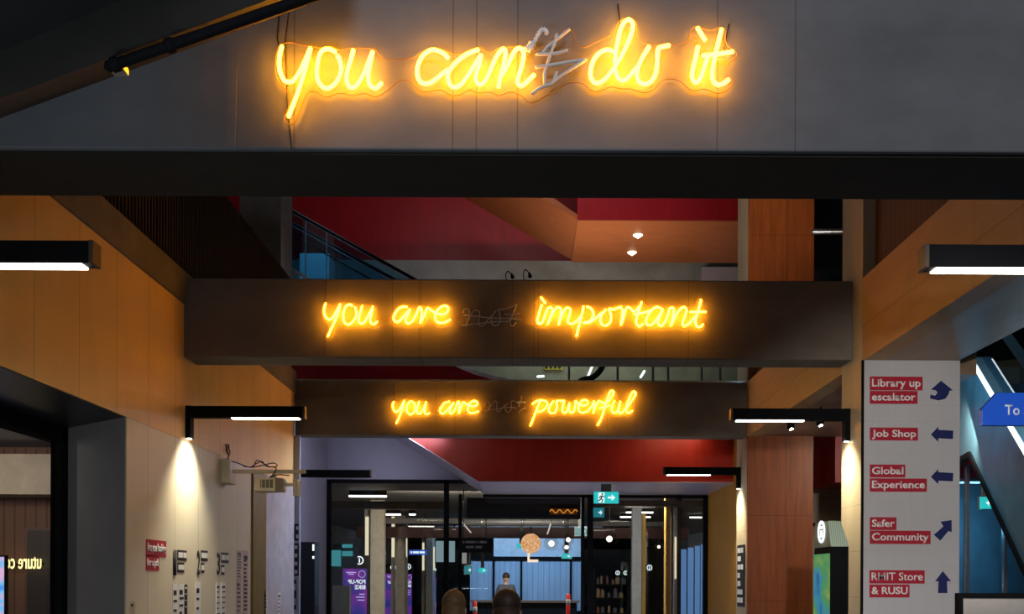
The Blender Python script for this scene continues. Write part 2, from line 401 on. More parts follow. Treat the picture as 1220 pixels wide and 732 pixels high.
MB().box(-6.06, -5.72, 12.2, 12.29, 0, 2.18).build('leaf', pbr('dark_door', (0.03, 0.02, 0.018), 0.5), dr)
MB().box(-6.10, -5.68, 12.22, 12.295, 0, 2.22).build('frame', pbr('door_frame_brown', (0.10, 0.05, 0.035), 0.5), dr)

# right side: pier, bulkhead, soffits, columns
struct(MB().box(XR, 4.16, 9.7, 10.33, 0, 8.5).build('column', PLY_P), 'pale plywood pier on the right carrying the directory', 'column')
for (d0, d1, lab) in ((1.5, 9.7, 'timber bulkhead over the escalator opening'), (10.33, 14.8, 'timber bulkhead between the right pier and the timber column')):
    struct(MB().box(XR, XR + 0.2, d0, d1, EYE + 2.13, EYE + 2.93).build('trim_7', PLY_R), lab, 'bulkhead')
struct(MB().box(XR + 0.12, XR + 0.3, 1.5, 9.7, EYE + 2.93, EYE + 5.2).build('wall_right', jointed('dark_slats', (0.10, 0.045, 0.022), 0.6, 'Y', 0.12, 1.0, 0.02, 0.15, 3, 0.5), None), 'dark slatted timber wall above the right bulkhead', 'wall')
struct(MB().box(XR + 0.12, XR + 0.3, 10.33, 14.8, EYE + 2.93, EYE + 3.08).build('trim_8', WOOD_D), 'dark timber strip above the far right bulkhead', 'trim')
SOF = pbr('brown_soffit', (0.30, 0.19, 0.12), 0.4, var=0.25, scale=3, stretch=(1, 0.3, 1))
struct(MB().box(XR + 0.2, 4.14, 1.5, 9.7, EYE + 2.135, EYE + 2.4).build('ceiling', SOF), 'brown soffit above the directory pier', 'ceiling')
struct(MB().box(XR + 0.2, 4.6, 10.33, 14.8, EYE + 2.135, EYE + 2.4).build('ceiling', SOF), 'brown soffit with small spotlights behind the right pier', 'ceiling')
tc = thing('column', (3.7, 15.1, 0), 'red brown timber clad column at the far right', 'column', None, 'structure')
MB().box(XR + 0.01, 4.19, D3 + 0.04, D3 + 0.75, 0, 9.5).build('core', PLY_P, tc)
MB().box(XR + 0.012, 4.19, D3 - 0.02, D3 + 0.04, 0, 9.5).build('cladding', WOOD, tc)
struct(MB().box(4.0, 8.5, 17.2, 17.4, 0, 4).build('wall_far', pbr('beige_wall', (0.55, 0.42, 0.30), 0.6), None), 'pale beige wall behind the right timber column', 'wall')
struct(MB().box(4.55, 8.0, 14.9, 16.0, EYE + 1.47, EYE + 2.6).build('trim_9', RED), 'crimson box bulkhead hanging behind the right pier', 'bulkhead')
struct(MB().box(4.3, 8.0, 16.9, 17.18, EYE + 0.95, EYE + 0.99).build('trim_10', BLACK), 'thin dark rail line on the beige wall', 'trim')
struct(MB().box(8.4, 8.6, 2, 20, 0, 9).build('wall_outer', DGREY), 'dark outer wall beyond the escalator', 'wall')

# end bay: corridor walls, fascia, red bulkhead
struct(MB().box(-4.2, -3.7, D3 + 0.72, 18.6, 0, EYE + 2.6).build('wall_left_end', LILAC), 'lilac grey wall at the left of the glass doors', 'wall')
struct(MB().box(XR + 0.11, 4.2, D3 + 0.78, 18.6, 0, EYE + 2.6).build('wall_right_end', OCHRE), 'ochre wall at the right of the glass doors', 'wall')
struct(MB().box(-4.2, 4.2, 18.62, 18.9, EYE + 1.85, EYE + 3.0).build('trim_11', LILAC), 'lilac fascia above the glass doors', 'fascia')
red = thing('trim_12', P(720, 573, 16.3), 'vermilion bulkhead above the glass doors', 'bulkhead', None, 'structure')
pl = [P(440, 492.5, 16.3), P(570, 573.5, 16.3), P(882, 574.9, 16.3), P(882, 492, 16.3)]
MB().prism(pl, (0, 2.3, 0)).build('facing', REDO, red)
q = [P(440, 492.5, 16.3), P(570, 573.5, 16.3), P(882, 574.9, 16.3)]
lip = MB()
for a, c in ((q[0], q[1]), (q[1], q[2])):
    lip.prism([a, c, c + Vector((0, 0, -0.012)), a + Vector((0, 0, -0.012))], (0, 2.3, 0))
lip.build('lip', LIPM, red)

# dark sloping structure in the top left corner, in front of the first beam
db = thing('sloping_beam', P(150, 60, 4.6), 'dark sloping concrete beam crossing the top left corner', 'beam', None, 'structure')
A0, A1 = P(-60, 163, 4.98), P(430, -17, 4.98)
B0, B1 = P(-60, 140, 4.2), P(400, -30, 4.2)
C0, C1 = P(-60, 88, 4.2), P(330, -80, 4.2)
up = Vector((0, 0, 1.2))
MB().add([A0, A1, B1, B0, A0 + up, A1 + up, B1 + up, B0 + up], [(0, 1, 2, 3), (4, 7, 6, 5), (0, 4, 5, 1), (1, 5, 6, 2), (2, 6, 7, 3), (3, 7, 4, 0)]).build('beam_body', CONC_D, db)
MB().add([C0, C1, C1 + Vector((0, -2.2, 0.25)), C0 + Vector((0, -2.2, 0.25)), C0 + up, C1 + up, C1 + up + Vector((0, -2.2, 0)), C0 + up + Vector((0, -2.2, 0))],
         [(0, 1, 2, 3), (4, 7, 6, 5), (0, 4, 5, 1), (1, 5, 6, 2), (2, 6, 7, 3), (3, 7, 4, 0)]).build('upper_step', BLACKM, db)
cp = thing('conduit', P(128, 80, 4.3), 'dark conduit pipe with a small spotlight under the sloping beam', 'pipe')
c0, c1 = P(128, 80, 4.15), P(400, -14, 4.15)
MB().tube([c0, c1], 0.022, 12).build('pipe', BLACK, cp, True)
for t in (0.02, 0.26):
    pp = c0.lerp(c1, t); MB().tube([pp, pp + (c1 - c0).normalized() * 0.03], 0.03, 12).build('clamp', BLACK, cp, True)
pp = P(142, 82, 4.2)
MB().box(pp.x - .03, pp.x + .03, pp.y - .03, pp.y + .03, pp.z - .02, pp.z + .015).build('spotlight_head', STEEL, cp, bevel=0.005)

# ------------------------------------------------------------------ neon signs
def Z(ox, oy, k):
    return lambda pts: [(ox + x * k, oy + y * k) for x, y in pts]

def contour(strokes, r1, r2, h=0.010):
    """outline of the backing: the strokes grown by r1 then shrunk back by r2 (closing)"""
    pts = np.array([(p.x, p.z) for s in strokes for p in s])
    lo = pts.min(0) - r1 - 4 * h; hi = pts.max(0) + r1 + 4 * h
    gx = np.arange(lo[0], hi[0], h); gz = np.arange(lo[1], hi[1], h)
    def dist(q):
        out = np.full((len(gz), len(gx)), 9.0)
        for i in range(0, len(q), 200):
            c = q[i:i + 200]
            for j, z in enumerate(gz):
                dd = ((gx[:, None] - c[None, :, 0]) ** 2 + (z - c[None, :, 1]) ** 2).min(1)
                out[j] = np.minimum(out[j], dd)
        return np.sqrt(out)
    d = dist(pts)
    inside = d < r1
    ed = inside & ~(np.roll(inside, 1, 0) & np.roll(inside, -1, 0) & np.roll(inside, 1, 1) & np.roll(inside, -1, 1))
    jj, ii = np.nonzero(ed)
    d2 = dist(np.stack([gx[ii], gz[jj]], 1))
    f = np.where(inside, r2 - d2, r2 + d2)          # < 0 inside the shrunk shape
    nxt = {}
    def ip(a, b_, fa, fb): t = fa / (fa - fb); return (a[0] + (b_[0] - a[0]) * t, a[1] + (b_[1] - a[1]) * t)
    seg = []
    for j in range(len(gz) - 1):
        for i in range(len(gx) - 1):
            c = [(i, j), (i + 1, j), (i + 1, j + 1), (i, j + 1)]
            v = [f[y, x] for x, y in c]
            e = []
            for q in range(4):
                if (v[q] < 0) != (v[(q + 1) % 4] < 0):
                    a, b_ = c[q], c[(q + 1) % 4]
                    key = (min(a, b_), max(a, b_))
                    w_ = ip((gx[a[0]], gz[a[1]]), (gx[b_[0]], gz[b_[1]]), v[q], v[(q + 1) % 4])
                    e.append((key, w_))
            for q in range(0, len(e) - 1, 2): seg.append((e[q], e[q + 1]))
    adj = {}; pos = {}
    for (k0, p0), (k1, p1) in seg:
        adj.setdefault(k0, []).append(k1); adj.setdefault(k1, []).append(k0); pos[k0] = p0; pos[k1] = p1
    loops = []; seen = set()
    for k in adj:
        if k in seen: continue
        lp = [k]; seen.add(k); cur = k
        while True:
            n = [x for x in adj[cur] if x not in seen]
            if not n: break
            cur = n[0]; seen.add(cur); lp.append(cur)
        if len(lp) > 12: loops.append([pos[x] for x in lp])
    return loops

def neon_sign(d, base, lit, off, bridges, taped, label, scribble_r=0.008, r_lit=0.009):
    root = thing('neon_sign', (base.x, d, base.z), label, 'neon sign')
    yt = d - 0.058
    allp = []
    def world(st, n=6):
        return smooth([Vector((P(x, y, d).x, yt, P(x, y, d).z)) for x, y in st], n)
    for st in lit:
        p = world(st); allp.append(p); MB().tube(p, r_lit, 8).build('neon_tube', NEONM, root, True)
    for st in off:
        p = world(st); allp.append(p)
        p = [q + Vector((0, -0.012, 0)) for q in p]
        o = MB().tube(p, scribble_r, 8).build('unlit_tube', TUBEOFF, root, True); o['label'] = 'unlit tube'
    for st in taped:
        p = world(st[0]); p = [q + Vector((0, -0.022, 0)) for q in p]
        n = len(p); o = MB().tube(p, [st[1] * (0.55 + 0.45 * math.sin(i * 0.9) ** 2) for i in range(n)], 8).build('tape_wrap', TAPE, root, True)
        o['label'] = 'white tape wrapping'
    for st in bridges: allp.append(world(st))
    lps = contour(allp, 0.075, 0.040)
    org = Vector(root['_o'])
    bm = bmesh.new(); edges = []
    e = MB()
    for lp in lps:
        vs = [bm.verts.new(Vector((x, d - 0.030, z)) - org) for x, z in lp]
        edges += [bm.edges.new((vs[i], vs[(i + 1) % len(vs)])) for i in range(len(vs))]
        path = [Vector((x, d - 0.0275, z)) for x, z in lp]; path.append(path[0])
        sm = path[:]
        for _ in range(2):
            sm = [(sm[max(i - 1, 0)] + sm[i] + sm[min(i + 1, len(sm) - 1)]) / 3 for i in range(len(sm))]
        e.tube(sm, 0.0028, 5)
    bmesh.ops.triangle_fill(bm, use_beauty=True, use_dissolve=False, edges=edges)
    r = bmesh.ops.extrude_face_region(bm, geom=bm.faces[:])
    for g in r['geom']:
        if isinstance(g, bmesh.types.BMVert): g.co.y += 0.005
    bmesh.ops.recalc_face_normals(bm, faces=bm.faces)
    me = bpy.data.meshes.new('backing_panel'); bm.to_mesh(me); bm.free(); me.materials.append(ACRYL)
    pn = link('backing_panel', me, root, org); pn['label'] = 'clear acrylic backing'
    e.build('panel_edge', EDGE, root, True)
    return root

def hang(root, pts, d, r=0.003, name='cable', mat=None):
    MB().tube([Vector((P(x, y, d).x, d - 0.012, P(x, y, d).z)) for x, y in pts], r, 6).build(name, mat or WIRE, root, True)

z1, z2, z3, z4, z5 = Z(325, 50, .1503), Z(490, 40, .12295), Z(615, 30, .15025), Z(690, 20, .14337), Z(800, 25, .13657)
lit1 = [
    z1([(95, 80), (75, 170), (78, 270), (110, 345), (150, 362), (190, 345), (240, 270), (290, 160), (318, 95)]),
    z1([(318, 95), (295, 200), (260, 320), (210, 470), (145, 635)]),
    z1([(515, 128), (470, 105), (420, 110), (390, 150), (372, 230), (368, 310), (390, 375), (440, 412), (500, 385), (540, 330), (558, 270), (550, 200), (530, 155)]),
    z1([(655, 110), (630, 200), (605, 290), (602, 350), (620, 395), (650, 405), (690, 375), (740, 290), (780, 190), (805, 125)]),
    z1([(805, 125), (785, 220), (770, 310), (780, 380), (820, 410), (850, 395), (875, 370)]),
    z2([(365, 295), (320, 250), (260, 222), (200, 220), (140, 255), (95, 320), (70, 400), (75, 470), (105, 525), (165, 540), (230, 510), (300, 455), (360, 405)]),
    z2([(655, 215), (560, 250), (470, 310), (400, 385), (365, 450), (370, 520), (400, 565), (440, 572), (490, 545), (550, 470), (610, 375), (680, 265)]),
    z2([(680, 265), (665, 360), (635, 440), (630, 500), (650, 540), (685, 545), (730, 500), (780, 390), (830, 280), (880, 215), (905, 210), (915, 250), (900, 350), (870, 460), (848, 575)]),
    z2([(870, 470), (900, 430), (940, 360), (990, 250), (1030, 205), (1070, 210), (1090, 260), (1075, 360), (1040, 470), (1030, 530), (1060, 560), (1100, 540), (1190, 455)]),
    z4([(290, 345), (230, 325), (170, 345), (120, 400), (92, 480), (92, 550), (120, 592), (160, 595), (215, 560), (270, 490), (330, 400), (390, 280), (430, 170), (435, 110), (410, 80), (380, 85), (345, 130), (320, 220), (300, 320), (288, 420), (295, 500), (320, 560), (360, 575), (400, 550), (450, 490), (475, 465)]),
    z4([(570, 297), (520, 380), (480, 470), (470, 540), (490, 590), (535, 605), (580, 590), (620, 530), (635, 440), (640, 350), (648, 312), (680, 300), (735, 288)]),
    z5([(210, 115), (275, 220)]),
    z5([(215, 275), (190, 390), (165, 500), (170, 560), (200, 585), (235, 550), (270, 450), (302, 362)]),
    z5([(255, 355), (310, 350), (420, 335), (515, 320)]),
    z5([(418, 125), (390, 240), (360, 370), (338, 490), (345, 570), (385, 605), (430, 595), (480, 560)]),
]
off1 = [
    z3([(418, 92), (320, 170), (250, 225), (208, 275)]),
    z3([(320, 130), (300, 200), (270, 285), (240, 380), (222, 450), (225, 520)]),
    z3([(160, 287), (280, 285), (350, 272), (400, 255)]),
    z3([(155, 388), (300, 368), (430, 345), (545, 330)]),
    z3([(545, 330), (430, 405), (320, 480), (280, 515)]),
    z3([(320, 425), (300, 480), (270, 522), (235, 530), (180, 555), (125, 595)]),
]
tape1 = [(z3([(70, 238), (100, 262), (128, 225), (150, 185), (175, 140), (195, 108), (218, 100), (236, 116), (240, 138)]), 0.013),
         (z3([(85, 245), (105, 250), (122, 222), (130, 205)]), 0.022)]
br1 = [[(456, 106), (476, 92), (496, 92)], [(470, 82), (492, 80)], [(672, 95), (700, 96)], [(792, 90), (822, 94)], [(790, 70), (806, 66), (826, 56)], [(832, 60), (850, 60)], [(660, 85), (680, 90), (705, 85)],
       [(700, 66), (720, 56)], [(345, 60), (372, 66)], [(368, 66), (395, 70), (420, 68), (445, 68)]]
ns = neon_sign(D1, P(600, 85, D1), lit1, off1, br1, tape1, 'amber neon words you can do it on the nearest beam, dark scribble in the middle', 0.009, 0.0098)
hang(ns, [(333, 20), (331, 48), (334, 60)], D1); hang(ns, [(345, 14), (340, 50), (343, 130), (348, 179)], D1, 0.0025)
hang(ns, [(284, 62), (281, 179)], D1, 0.0013, 'cable', pbr('grey_wire', (.3, .3, .3), .7))
hang(ns, [(736, 6), (739, 30)], D1); hang(ns, [(868, 30), (862, 60)], D1)

z6, z7, z8, z9, z10 = Z(380, 345, .09558), Z(460, 345, .08197), Z(545, 350, .08197), Z(630, 345, .09565), Z(735, 345, .09836)
lit2 = [
    z6([(97, 195), (80, 270), (90, 350), (140, 395), (190, 365), (240, 280), (280, 205)]),
    z6([(280, 205), (250, 320), (200, 440), (125, 605)]),
    z6([(430, 225), (390, 210), (345, 240), (320, 320), (320, 395), (345, 445), (385, 455), (430, 425), (470, 370), (480, 300), (460, 240)]),
    z6([(552, 225), (530, 300), (510, 380), (515, 430), (545, 445), (585, 415), (630, 340), (685, 235)]),
    z6([(685, 235), (665, 320), (650, 400), (670, 445), (700, 450), (738, 420)]),
    z7([(315, 282), (250, 275), (180, 320), (130, 400), (125, 460), (165, 495), (210, 475), (270, 410), (355, 315)]),
    z7([(355, 315), (320, 400), (295, 460), (310, 505), (345, 515), (400, 470), (450, 380), (490, 290), (515, 300), (530, 370), (520, 450), (505, 510)]),
    z7([(505, 510), (560, 410), (600, 310), (625, 300), (670, 330), (730, 365), (810, 385), (880, 365), (910, 310), (890, 270), (845, 265), (780, 300), (735, 360), (720, 430), (740, 485), (800, 510), (870, 495), (935, 462)]),
    z9([(150, 120), (205, 190)]),
    z9([(162, 215), (130, 310), (108, 400), (120, 440), (155, 440), (185, 390), (215, 300), (245, 250), (280, 250), (290, 290), (265, 370), (235, 450)]),
    z9([(235, 450), (280, 350), (320, 275), (355, 245), (395, 260), (395, 320), (370, 455)]),
    z9([(370, 455), (415, 330), (450, 265), (485, 250), (515, 275), (505, 340), (485, 400), (500, 440), (545, 445), (600, 405), (640, 355)]),
    z9([(680, 230), (655, 340), (620, 480), (590, 600)]),
    z9([(720, 235), (770, 260), (800, 320), (785, 380), (740, 420), (675, 435)]),
    z9([(675, 438), (740, 432), (800, 400), (860, 350), (900, 315)]),
    z9([(955, 270), (905, 330), (885, 390), (895, 440), (935, 470), (980, 455), (1015, 410), (1015, 330), (995, 265), (1050, 268), (1110, 250), (1150, 236)]) + z10([(35, 240), (60, 270), (58, 340), (40, 450)]),
    z10([(40, 450), (70, 370), (95, 270), (125, 235), (160, 255), (190, 285), (225, 275), (255, 235)]),
    z10([(290, 175), (260, 270), (230, 380), (235, 440), (265, 465), (310, 435)]),
    z10([(200, 320), (300, 305), (390, 280), (420, 262)]),
    z10([(545, 265), (490, 235), (430, 255), (370, 330), (345, 400), (360, 445), (395, 450), (440, 420), (500, 340), (545, 265)]),
    z10([(545, 265), (500, 370), (490, 430), (520, 460), (560, 430), (600, 350), (625, 265), (655, 240), (680, 265), (670, 340), (645, 460)]),
    z10([(645, 460), (700, 340), (755, 260), (800, 235), (830, 265), (815, 340), (785, 420), (800, 460), (850, 440), (920, 370), (950, 335)]),
    z10([(1005, 145), (980, 250), (945, 370), (940, 430), (965, 470), (1000, 470), (1030, 440)]),
    z10([(875, 293), (1065, 290)]),
]
off2 = [
    z8([(85, 305), (100, 265), (140, 245), (175, 270), (180, 330), (160, 400), (130, 500)]),
    z8([(170, 420), (190, 370), (220, 300), (270, 270), (320, 290), (325, 350), (312, 430), (325, 485), (365, 495), (410, 460), (460, 390), (500, 350)]),
    z8([(570, 275), (520, 330), (495, 390), (500, 450), (540, 490), (590, 480), (625, 430), (625, 350), (608, 260), (680, 255), (780, 225), (860, 185)]),
    z8([(860, 185), (840, 250), (800, 340), (770, 430), (775, 485), (810, 495), (855, 450)]),
    z8([(690, 325), (800, 335), (905, 318)]),
    z8([(100, 340), (250, 350), (400, 370), (560, 385), (780, 388)]),
    z8([(68, 487), (200, 475), (400, 450), (560, 435), (730, 430), (790, 395), (935, 412)]),
]
br2 = [[(447, 388), (472, 384)], [(536, 383), (552, 386)], [(622, 384), (642, 385)], [(390, 367), (405, 369), (430, 369), (445, 368)], [(640, 362), (662, 368)]]
n2 = neon_sign(D2, P(610, 378, D2), lit2, off2, br2, [], 'glowing amber neon words you are important on the middle beam', 0.0065)
hang(n2, [(389, 334), (387, 362)], D2); hang(n2, [(388, 404), (387, 424)], D2, 0.002)

z11, z12, z13 = Z(460, 465, .09836), Z(570, 465, .05738), Z(625, 460, .11475)
lit3 = [
    z11([(100, 150), (85, 200), (110, 265), (150, 265), (190, 210), (225, 140)]),
    z11([(225, 140), (200, 240), (160, 350), (130, 410)]),
    z11([(330, 155), (300, 147), (270, 175), (255, 240), (275, 290), (315, 300), (350, 265), (358, 205), (340, 160)]),
    z11([(405, 150), (385, 220), (378, 275), (400, 295), (430, 280), (470, 210), (490, 155)]),
    z11([(490, 155), (475, 230), (475, 285), (500, 300), (530, 285)]),
    z11([(770, 148), (710, 170), (660, 240), (665, 285), (700, 290), (740, 255), (820, 165)]),
    z11([(820, 165), (780, 240), (775, 285), (800, 290), (835, 250), (870, 155), (890, 170), (890, 230), (885, 290)]),
    z11([(885, 290), (910, 220), (935, 158), (970, 175), (1020, 200), (1075, 205), (1110, 175), (1090, 145), (1050, 145), (1005, 185), (990, 240), (1015, 280), (1060, 285), (1120, 265)]),
    z13([(80, 195), (130, 165), (165, 155)]),
    z13([(165, 155), (130, 240), (100, 320), (60, 420)]),
    z13([(165, 155), (215, 165), (235, 195), (215, 240), (170, 270), (135, 275)]),
    z13([(300, 165), (265, 210), (250, 265), (280, 290), (315, 280), (335, 230), (330, 175), (345, 163), (410, 163)]),
    z13([(410, 165), (395, 220), (390, 270), (410, 285), (440, 270), (465, 185)]),
    z13([(465, 185), (460, 250), (480, 285), (510, 270), (525, 210), (530, 165), (560, 200), (620, 213), (655, 185), (635, 155), (590, 165), (560, 220), (565, 270), (600, 285), (650, 270), (700, 210), (720, 165)]),
    z13([(720, 165), (722, 230), (708, 290), (735, 220), (770, 165), (800, 180), (835, 188), (870, 160), (910, 105), (922, 75), (900, 58), (875, 90), (850, 160), (825, 240), (795, 340), (755, 415)]),
    z13([(780, 240), (830, 225), (880, 210)]),
    z13([(930, 165), (905, 220), (905, 270), (930, 290), (965, 260), (990, 170)]),
    z13([(990, 170), (975, 230), (975, 275), (1000, 290), (1040, 250), (1090, 190), (1140, 110), (1148, 80), (1125, 68), (1095, 110), (1060, 200), (1050, 265), (1075, 290), (1115, 265)]),
]
off3 = [
    z12([(140, 320), (160, 270), (200, 250), (240, 300), (235, 370), (200, 450)]),
    z12([(145, 465), (200, 440), (400, 410), (610, 375), (780, 390)]),
    z12([(230, 380), (290, 310), (350, 250), (390, 280), (380, 370), (390, 450), (430, 470), (500, 390), (560, 330)]),
    z12([(620, 290), (560, 350), (560, 430), (610, 480), (670, 440), (690, 370), (680, 280), (700, 240), (800, 260), (960, 275)]),
    z12([(880, 145), (905, 180), (875, 230), (850, 330), (830, 370)]),
    z12([(835, 495), (900, 420), (985, 390)]),
]
tape3 = [(z12([(800, 285), (870, 262), (960, 272)]), 0.02), (z12([(640, 376), (780, 392)]), 0.009)]
br3 = [[(512, 493), (527, 493)], [(570, 491), (580, 490)], [(625, 490), (636, 488)], [(640, 480), (660, 478)]]
n3 = neon_sign(D3, P(610, 488, D3), lit3, off3, br3, tape3, 'glowing amber neon words you are powerful on the farthest beam', 0.008, 0.0098)
hang(n3, [(470, 456), (470, 480)], D3)

# ------------------------------------------------------------------ wall lamps
def wall_lamp(side, d, label, glow=True, washer=True):
    x = XL if side < 0 else XR
    if d > 15: x = -3.64 if side < 0 else XR + 0.01
    zc = EYE + 1.67; L_ = 1.18; sx = -side
    if d > 15: L_ = 1.16
    root = thing('wall_lamp', (x, d, zc), label, 'lamp', 'black linear wall lamps along the corridor')
    def bx(a0, a1, y0, y1, z0, z1): 
        xs = sorted((x + sx * a0, x + sx * a1)); return MB().box(xs[0], xs[1], y0, y1, z0, z1)
    hd = 0.05
    bx(0.05, L_, d - hd, d + hd, zc - 0.055, zc + 0.06).build('lamp_body', BLACK, root, bevel=0.004)
    bx(0.0, 0.055, d - hd - 0.003, d + hd + 0.003, zc - 0.26, zc + 0.062).build('bracket', BLACK, root, bevel=0.003)
    bx(L_ - 0.01, L_ + 0.012, d - hd - 0.002, d + hd + 0.002, zc - 0.057, zc + 0.062).build('end_cap', pbr('bronze_cap', (0.05, 0.035, 0.022), 0.5), root, bevel=0.002)
    dm = LAMPE if glow else pbr('unlit_diffuser', (0.12, 0.11, 0.10), 0.4)
    bx(0.46, L_ - 0.05, d - hd * 0.8, d + hd * 0.8, zc - 0.064, zc - 0.050).build('diffuser', dm, root)
    if washer:
        bx(0.012, 0.045, d - 0.018, d + 0.018, zc - 0.268, zc - 0.258).build('washer', LAMPE, root)
        light('washer_and_fill_light', 'SPOT', (x + sx * 0.05, d, zc - 0.28), SPOT * 0.22, (1.0, 0.88, 0.66), 0.012, aim=(x + sx * 0.05, d + 0.001, 0.6), spot=112, blend=0.8)
        light('washer_and_fill_light', 'SPOT', (x + sx * 0.30, d, zc - 0.08), SPOT * 0.62, (1.0, 0.88, 0.66), 0.03, aim=(x - sx * 0.12, d, 1.2), spot=95, blend=1.0)  # added second spot to spread the wash; the lamp has no emitter here
    return root
wall_lamp(-1, 5.2, 'black linear wall lamp nearest on the left wall, glowing underneath')
wall_lamp(-1, 10.1, 'black linear wall lamp on the left wall beside the middle beam')
wall_lamp(-1, 15.9, 'unlit black linear wall lamp at the far end of the left wall', False, False)
wall_lamp(1, 5.2, 'black linear wall lamp nearest on the right bulkhead above the escalator', True, False)
wall_lamp(1, 10.1, 'black linear wall lamp on the plywood pier at the right')
wall_lamp(1, 15.3, 'black linear wall lamp on the timber column before the glass doors')

# ------------------------------------------------------------------ left wall graphics, projector
def on_left(px, py, X=XL):
    d = -X * F / (VX - px); return P(px, py, d)

def wall_sticker(px0, px1, py0, py1, mat, parent, name, th=0.004, X=XL):
    a = on_left(px0, py1, X); c = on_left(px1, py1, X)
    hgt = (on_left(px0, py0, X).z - a.z)
    return MB().slab((X, a.y, a.z), (0, c.y - a.y, 0), (0, 0, hgt), (th, 0, 0)).build(name, mat, parent), Vector((X, a.y, a.z)), c.y - a.y, hgt

def wall_text(body, px0, px1, ytop, h, mat, parent, X=XL, up_=0.0):
    d0 = -X * F / (VX - px0); d1 = -X * F / (VX - px1)
    zt = P(px0, ytop, d0).z
    return lettering(body, (X + 0.003 + up_, d0, zt - h), (0, 1, 0), (0, 0, 1), d1 - d0, h, mat, parent, depth=0.004, bold=0.02)

WHT = pbr('white_vinyl_text', (0.85, 0.85, 0.85), 0.5, var=0.02)
job = thing('wall_decal', (XL, 9.2, 1.8), 'red two line decal with white words on the left wall', 'decal')
for (x0, x1, y0, y1, t) in ((173.5, 197.5, 642.5, 663, 'Are you looking'), (173.5, 189, 661.5, 680, 'for a job')):
    _, o, dl, hh = wall_sticker(x0, x1, y0, y1, REDL, job, 'label')
    lettering(t, (XL + 0.004, o.y + 0.02, o.z + 0.02), (0, 1, 0), (0, 0, 1), dl - 0.04, hh - 0.05, WHT, job, depth=0.004, bold=0.02)
steps = [(206, '1', 'Update your', 'resume', 222, 219, 655.5), (234, '2', 'Apply for a', 'job', 247, 243, 656), (258, '3', 'Practice for', 'test', 272, 267, 658.5)]
for (x0, num, t1, t2, x1, x2, yt) in steps:
    r = thing('wall_decal', (XL, -XL * F / (VX - x0), 1.7), 'black numeral %s decal with white captions on the left wall' % num, 'decal', 'numbered decals on the left wall')
    wall_text(num, x0, x0 + 3.6, yt, 0.245, INK, r)
    for (tt, xe, y0, y1) in ((t1, x1, yt, yt + 12.5), (t2, x2, yt + 15, yt + 27)):
        _, o, dl, hh = wall_sticker(x0 + 5, xe, y0, y1, INK, r, 'caption_label')
        word_bars((XL + 0.004, o.y + 0.015, o.z + hh * .28), (0, 1, 0), (0, 0, 1), dl - 0.03, hh * .5, WHT, r, (.52, .38) if tt == t1 else (1.0,))
def leaflet(px0, px1, yt, h, lab, rows=7, X=XL + 0.0, ink=INK, paper=PAPER):
    d0 = -X * F / (VX - px0); d1 = -X * F / (VX - px1); zt = P(px0, yt, d0).z
    r = thing('poster', (X, d0, zt - h), lab, 'poster', 'printed sheets on the left wall')
    MB().slab((X, d0, zt - h), (0, d1 - d0, 0), (0, 0, h), (0.005, 0, 0)).build('sheet', paper, r)
    wd = d1 - d0
    random.seed(int(px0))
    for i in range(rows):
        z = zt - h * (0.08 + 0.86 * i / rows)
        y0 = d0 + wd * 0.12; y1 = y0 + wd * random.uniform(0.45, 0.76)
        MB().box(X + 0.005, X + 0.007, y0, y1, z - h * (0.06 if i == 0 else 0.03), z).build('text_line', ink, r)
leaflet(205.5, 211.5, 696.5, 0.75, 'tall white printed sheet under the numeral 1 decal')
leaflet(212.5, 219, 696, 0.75, 'tall white printed sheet at the right of the numeral 1 stack', 9)
leaflet(219.6, 222.8, 697, 0.30, 'small dark printed sheet beside the tall white sheets', 4, ink=PAPER, paper=INK)
leaflet(232.8, 238.8, 694, 0.80, 'tall white printed sheet under the numeral 2 decal')
leaflet(257.5, 262.3, 695, 0.42, 'white printed sheet under the numeral 3 decal', 6)
leaflet(263.5, 268.5, 695, 0.42, 'white printed sheet right of the numeral 3 column', 6)
PINKP = pbr('pinkish_paper', (0.55, 0.42, 0.40), 0.6)
leaflet(282, 287.5, 656, 0.36, 'pinkish printed strip high on the left wall', 9, paper=PINKP)
leaflet(289.5, 295, 656, 0.80, 'pinkish printed strip nearest the olive strip', 14, paper=PINKP)
leaflet(281.5, 287, 691, 0.55, 'pinkish printed strip below another strip', 9, paper=PINKP)
leaflet(154.5, 160.5, 717, 0.30, 'small framed notice beside the charcoal reveal', 2, paper=PUTTY)
leaflet(314.5, 318, 705, 0.5, 'dark printed strip on the bluish lit panel', 8, X=XL + 0.02, paper=PAPER)
leaflet(331, 334, 706, 0.5, 'second dark printed strip on the bluish lit panel', 8, X=XL + 0.02, paper=PAPER)
# black posters near the wall's end
for (x0, x1, yt, h, lab, txt) in ((350.5, 355.5, 624.5, 0.17, 'small black poster highest at the end of the left wall', 'xx'),
                             (347, 356, 647.5, 0.33, 'large black poster in the middle at the end of the left wall', 'xxxx'),
                             (346.5, 353, 691, 0.30, 'black poster lowest at the end of the left wall', 'xx')):
    X = -3.62
    d0 = 15.52 ; 
    zt = P(x0, yt, 15.5).z
    r = thing('poster', (P(x0, yt, 14.72).x, 14.7, zt - h), lab, 'poster')
    xa, xb = P(x0, yt, 14.7).x, P(x1, yt, 14.7).x; zt = P(x0, yt, 14.7).z
    MB().box(xa, xb, 14.70, 14.715, zt - h * 1.45, zt).build('sheet', INK, r)
    nl = txt.count('x')
    for i in range(nl):
        word_bars((xa + 0.03, 14.70, zt - h * 1.45 * (i + .72) / nl), (1, 0, 0), (0, 0, 1), (xb - xa) * .55, h * 1.45 / nl * .45, pbr('pale_blue_ink', (0.5, 0.6, 0.75), 0.5), r, (1.0,))
